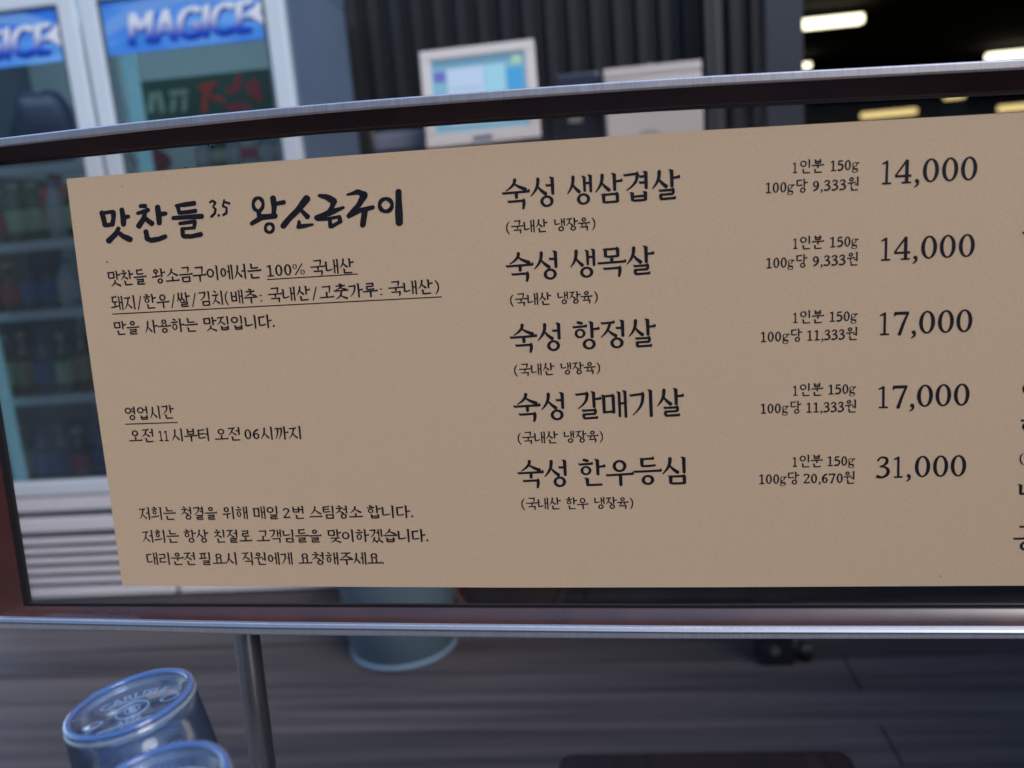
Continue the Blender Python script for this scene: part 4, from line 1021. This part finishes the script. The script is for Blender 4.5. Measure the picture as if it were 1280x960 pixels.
flat([([(225, 300), (270, 310)], 40), ([(250, 330), (245, 420)], 50), ([(360, 300), (350, 400)], 44), ([(400, 290), (425, 400)], 40), ([(480, 290), (580, 280)], 34), ([(500, 330), (490, 400)], 36), ([(570, 320), (565, 395)], 38)], M_pgreen, 'pale_letters', par=cbx)
# items on the second compartment of the right door (seen just above the sheet)
random.seed(5)
c = at_y(190, 205, YS+.06)
lump('produce_bag', (c.x, YS+.07, Rs[1]+.042), .055, .05, .05, mat('bag_pink', (.48, .03, .09), .35), 'small pinkish red bag just above the sheet near the pale blue column', 'bag', 14)
fill(fx_r0+.19, fx_r1, Rs[1], Rs[0]-Rs[1], ['water', 'soju', 'water', 'white', 'water', 'water', 'soju'], 'second shelf, right door')

# ================================================================== THINGS ON THE DECK
# blue tub
bc = at_z(506, 806, 0); rt = .148
M_tub = mat('tub_blue', (.12, .19, .25), .6); M_tub2 = mat('tub_rim', (.15, .22, .30), .6)
t = thing('blue_tub', (bc.x, bc.y, 0), 'round blue plastic tub standing on the deck behind the board', 'tub')
mb = MB(); mb.lathe((bc.x, bc.y, 0), [(.001, .006), (rt-.012, .006), (rt, .012), (rt*1.10, .26), (rt*1.13, .27), (rt*1.06, .262), (rt*.94, .02), (.001, .018)], 48); mb.build('tub_body', M_tub, t)
mb = MB(); mb.lathe((bc.x, bc.y, 0), [(rt-.010, .001), (rt+.002, .001), (rt+.004, .018), (rt-.004, .018)], 48, closed=True); mb.build('base_ring', M_tub2, t)
lump('plastic_bag', (bc.x+.03, bc.y, .17), .11, .11, .15, mat('bag_grey', (.18, .22, .25), .35), 'pale grey plastic bag bulging out of the blue tub', 'bag', 21)
# round serving tray leaning on the counter front, right of the tub
jc = at_y(640, 750, YC-.05)
t = thing('serving_tray', (jc.x, YC-.06, 0), 'dark round tray with reddish rim leaning on the counter, glimpsed above the lower rail', 'tray')
M_jar = noisy(mat('tray_lacquer', (.05, .022, .016), .3), (.012, .010, .010), (.03, .018, .016), (6, 6, 14), 4, .05)
TM = Matrix.Rotation(R(78), 4, 'X')
mb = MB(); mb.lathe((jc.x, YC-.055, .168), [(.001, 0), (.150, 0), (.153, .003), (.150, .006), (.001, .006)], 48, TM); mb.build('tray_plate', M_jar, t)
mb = MB(); mb.lathe((jc.x, YC-.055, .168), [(.152, -.001), (.166, .016), (.169, .016), (.156, -.003)], 48, TM, closed=True); mb.build('tray_rim', mat('tray_rim', (.05, .018, .012), .5), t)
# black rolling stand: leg, foot, caster wheels
kc = at_z(972, 832, 0)
t = thing('rolling_stand', (kc.x, kc.y, 0), 'black metal stand on small wheels under the right half of the board', 'stand')
M_blk = mat('black_metal', (.012, .012, .016), .35)
mb = MB(); mb.box(kc.x-.042, kc.x+.040, kc.y, kc.y+.08, .012, .95, .004); mb.build('leg', M_blk, t)
mb = MB(); mb.box(kc.x-.044, kc.x+.042, kc.y-.004, kc.y+.084, .004, .055, .006); mb.build('foot', M_blk, t)
mb = MB(); mb.tube((kc.x-.006, kc.y-.009, .045), (kc.x-.006, kc.y-.0045, .045), .012, n=16); mb.build('bolt', M_steel2, t)
mb = MB(); mb.box(kc.x-.20, kc.x+.28, kc.y-.06, kc.y+.26, .952, .975, .006); mb.build('tray', M_blk, t)
w_ = at_z(1010, 832, 0)
wh = MB(); wh.tube((w_.x-.010, w_.y+.03, .026), (w_.x+.012, w_.y+.03, .026), .025, n=24); whl = wh.build('wheel', M_gasket, t)
mb = MB(); mb.tube((w_.x-.0115, w_.y+.03, .026), (w_.x-.0105, w_.y+.03, .026), .012, n=16); mb.build('hub', M_steel2, whl)
mb = MB(); mb.tube((w_.x+.001, w_.y+.03, .052), (w_.x+.001, w_.y+.03, .075), .008, n=12); mb.box(kc.x+.04, w_.x+.012, w_.y+.015, w_.y+.045, .062, .074, .002); mb.build('fork', M_steel2, t)
# stool: only the far edge of its seat shows
s0, s1 = at_z(699, 935, .45), at_z(1063, 941, .45)
t = thing('wooden_stool', ((s0.x+s1.x)/2, s0.y-.15, 0), 'dark red brown stool seat with rounded corners at the bottom edge', 'stool')
M_seat = noisy(mat('stool_wood', (.03, .010, .010), .35), (.007, .005, .006), (.026, .008, .009), (60, 8, 60), 5, .25, (.25, .5), .002)
xl, xr_, yb = s0.x, s1.x, (s0.y+s1.y)/2
hwid = (xr_-xl)/2; cxs = (xl+xr_)/2; yf = yb-2*hwid*.9
pts = []
for (cx0, cy0, a0) in ((xr_-.018, yb-.018, 0), (xl+.018, yb-.018, 90), (xl+.018, yf+.018, 180), (xr_-.018, yf+.018, 270)):
    for i in range(7): an = R(a0+15*i); pts.append((cx0+.018*math.cos(an), cy0+.018*math.sin(an)))
mb = MB(); rows = []
for ins, z in ((.006, .415), (0, .420), (0, .443), (.003, .448), (.009, .45)):
    rows.append([Vector((cxs+(p[0]-cxs)*(1-ins/hwid), (yb+yf)/2+(p[1]-(yb+yf)/2)*(1-ins/hwid), z)) for p in pts])
n_ = len(pts); vs = [p for r_ in rows for p in r_]
fs = [(j*n_+i, j*n_+(i+1) % n_, (j+1)*n_+(i+1) % n_, (j+1)*n_+i) for j in range(4) for i in range(n_)]+[tuple(range(n_))[::-1], tuple(range(4*n_, 5*n_))]
mb.add(vs, fs); mb.build('seat', M_seat, t)
for xx in (xl+.04, xr_-.04):
    for yy in (yf+.04, yb-.04):
        mb = MB(); mb.tube((xx, yy, .001), (cxs+(xx-cxs)*.9, (yb+yf)/2+(yy-(yb+yf)/2)*.9, .414), .014, .018, n=14); mb.build('leg', M_seat, t)

# ================================================================== CUPS ON A SMALL TABLE IN FRONT OF THE BOARD
def cupmat(name, tint, dens, rough=.04):
    m = bpy.data.materials.new(name); m.use_nodes = True; nt = m.node_tree; n = nt.nodes; l = nt.links
    b = n['Principled BSDF']; b.inputs['Base Color'].default_value = (.93, .96, 1, 1); b.inputs['Transmission Weight'].default_value = 1.0
    b.inputs['Roughness'].default_value = rough; b.inputs['IOR'].default_value = 1.45
    va = n.new('ShaderNodeVolumeAbsorption'); va.inputs['Color'].default_value = (*tint, 1); va.inputs['Density'].default_value = dens
    l.new(va.outputs[0], n['Material Output'].inputs['Volume'])
    return m
def thin_plastic(name, tint, haze, hz):
    m = bpy.data.materials.new(name); m.use_nodes = True; nt = m.node_tree; n = nt.nodes; l = nt.links; n.clear()
    out = n.new('ShaderNodeOutputMaterial'); m1 = n.new('ShaderNodeMixShader'); m2 = n.new('ShaderNodeMixShader')
    tr = n.new('ShaderNodeBsdfTransparent'); df = n.new('ShaderNodeBsdfDiffuse'); gl = n.new('ShaderNodeBsdfGlossy')
    fr = n.new('ShaderNodeFresnel'); fr.inputs[0].default_value = 1.5
    nz = n.new('ShaderNodeTexNoise'); nz.inputs['Scale'].default_value = 160; nz.inputs['Detail'].default_value = 4
    mr = n.new('ShaderNodeMapRange'); mr.inputs['From Min'].default_value = .35; mr.inputs['From Max'].default_value = .7; mr.inputs['To Min'].default_value = hz*.5; mr.inputs['To Max'].default_value = hz*1.5
    tr.inputs[0].default_value = (*tint, 1); df.inputs[0].default_value = (*haze, 1); gl.inputs['Roughness'].default_value = .10
    l.new(nz.outputs[0], mr.inputs[0]); l.new(mr.outputs[0], m1.inputs[0]); l.new(tr.outputs[0], m1.inputs[1]); l.new(df.outputs[0], m1.inputs[2])
    l.new(fr.outputs[0], m2.inputs[0]); l.new(m1.outputs[0], m2.inputs[1]); l.new(gl.outputs[0], m2.inputs[2]); l.new(m2.outputs[0], out.inputs[0])
    return m
M_cup = thin_plastic('blue_polycarbonate', (.86, .92, .98), (.24, .36, .66), .12)
M_emb = mat('frosted_relief', (.20, .30, .48), .4)
M_bead = mat('clear_bead', (.50, .62, .80), .06, Transmission_Weight=.75, Coat_Weight=1.0)
M_rimb = mat('blue_rim', (.07, .17, .46), .10, Transmission_Weight=.35, Coat_Weight=1.0)
def cup_height_at(px, py, depth):        # world point on the pixel ray at a given distance
    d = ray(px, py).normalized(); return CAM+d*depth
TOPC = cup_height_at(163, 880, .435)
BR, RR, CHt = .0270, .0355, .115         # base radius, rim radius, height
def make_cup(name='tumbler'):
    t = thing(name, (0, 0, 0), 'cup', 'cup')
    th = .0022
    # inverted: closed base on top at z=0, rim below at z=-CHt
    prof = [(.0008, -.0030), (BR-.0065, -.0030), (BR-.0045, -.0004), (BR-.0030, .0012), (BR-.0010, .0010), (BR, -.0008), (BR+.0004, -.0035)]
    for k in range(1, 7):
        f = k/6; prof.append((BR+.0004+(RR-BR)*f, -.0035-(CHt-.0045)*f))
    prof += [(RR+.0012, -CHt+.0008), (RR+.001, -CHt), (RR-.0015, -CHt), (RR-th-.0003, -CHt+.001)]
    for k in range(5, 0, -1):
        f = k/6; prof.append((BR+.0004-th+(RR-BR)*f, -.0035-(CHt-.0045)*f))
    prof += [(BR-th-.0006, -.0075), (BR-.006, -.0058), (.0008, -.0056)]
    mb = MB(); mb.lathe((0, 0, 0), prof, 72); mb.f = [f[::-1] for f in mb.f]
    m_ = len(prof); mb.f.append(tuple(range(72))); mb.sm.append(False); mb.f.append(tuple((m_-1)*72+i for i in range(72))[::-1]); mb.sm.append(False)
    body = mb.build('cup_body', M_cup, t)
    mb = MB(); pr_ = [(BR-.0014+.0018*math.cos(a), -.0006+.0014*math.sin(a)) for a in [2*math.pi*i/10 for i in range(10)]]
    mb.lathe((0, 0, .0012), pr_, 72, closed=True); mb.build('base_rim', M_rimb, body)
    mb = MB(); pr_ = [(BR-.0040+.0006*math.cos(a), -.0020+.0006*math.sin(a)) for a in [2*math.pi*i/8 for i in range(8)]]
    mb.lathe((0, 0, 0), pr_, 72, closed=True); mb.build('inner_bead', M_bead, body)
    mb = MB(); pr_ = [(BR-.0001+.0009*math.cos(a), -.0020+.0014*math.sin(a)) for a in [2*math.pi*i/8 for i in range(8)]]
    mb.lathe((0, 0, 0), pr_, 72, closed=True); mb.build('outer_bead', M_bead, body)
    # raised marks moulded in the base
    zt = -.0028
    def put_text(txt, size, yy, xx=0, flip=False, nm='moulded_letters', arc=None, dy=0):
        vs, fs = font_mesh(txt, size, .0001); wx = (max(v.x for v in vs)+min(v.x for v in vs))/2
        mb = MB()
        out = []
        for v in vs:
            x_, y_ = v.x-wx+xx, v.y+yy
            if arc:
                a_ = (v.x-wx)/arc; r_ = arc+v.y; x_, y_ = r_*math.sin(a_), r_*math.cos(a_)+dy
            out.append((x_, y_, zt))
        mb.add(out, fs); n0 = len(out)
        mb.build(nm, M_emb, body)
    put_text('CARLISLE', .0068, 0, arc=.024, dy=-.0125)
    for yy, hw in ((.0095, .010), (-.0125, .013)):
        mb = MB(); mb.box(-hw, hw, yy, yy+.0004, zt-.0001, zt+.0003); mb.build('moulded_line', M_emb, body)
    put_text('5526', .0048, -.0110)
    put_text('8 OZ', .0030, -.0155)
    for r0, r1 in ((.0066, .0073), (.0030, .0034), (.0008, .0016)):
        mb = MB(); mb.lathe((0, 0, 0), [(r0, zt), (r0+.0001, zt+.0004), (r1-.0001, zt+.0004), (r1, zt)], 40); mb.build('moulded_ring', M_emb, body)
    for xx in (-.0158, .0158):
        mb = MB(); vs = []
        for i in range(24): an = 2*math.pi*i/24; vs.append((xx+.0042*math.cos(an), .0005-.004*(xx < 0)+.0030*math.sin(an), zt))
        for i in range(24): an = 2*math.pi*i/24; vs.append((xx+.0033*math.cos(an), .0005-.004*(xx < 0)+.0022*math.sin(an), zt))
        mb.add(vs, [(i, (i+1) % 24, 24+(i+1) % 24, 24+i) for i in range(24)]); mb.build('moulded_ring', M_emb, body)
    return t
proto = make_cup()
proto.location = TOPC; proto.rotation_euler = (R(-3), R(-6), R(24))
proto['label'] = 'upturned clear blue tumbler, the highest, its whole base showing'; proto['group'] = 'upturned blue tumblers'
tilt = proto.rotation_euler.to_matrix()
dn = tilt @ Vector((0, 0, -1))
def dup(loc, rot, label):
    o = copy_tree(proto); o.location = loc; o.rotation_euler = rot; o['label'] = label; return o
nest = .030
dup(TOPC+dn*nest, (R(-3), R(-6), R(75)), 'blue tumbler nested inside the highest one, seen through its wall')
C2 = cup_height_at(192, 990, .365)
dup(C2, (R(1), R(-5), R(8)), 'front blue tumbler cut by the bottom edge of the picture')
d2_ = Matrix.Rotation(R(-5), 3, 'Y') @ Vector((0, 0, -1))
dup(C2+d2_*nest, (R(1), R(-5), R(130)), 'blue tumbler nested inside the front one')
# the small steel table that carries them, below the picture
zt_ = min(TOPC.z+dn.z*(CHt+nest), C2.z-(CHt+nest))-.006
tb_ = thing('side_table', (TOPC.x+.02, TOPC.y-.06, 0), 'small steel side table under the blue tumblers', 'table')
mb = MB(); mb.box(TOPC.x-.12, TOPC.x+.16, TOPC.y-.30, TOPC.y+.06, zt_-.02, zt_, .004); mb.build('table_top', M_cnt, tb_)
for xx in (TOPC.x-.10, TOPC.x+.14):
    for yy in (TOPC.y-.28, TOPC.y+.03):
        mb = MB(); mb.tube((xx, yy, .002), (xx, yy, zt_-.021), .010, n=14); mb.build('leg', M_steel2, tb_)
# drip mat holding the stacks level with their rims
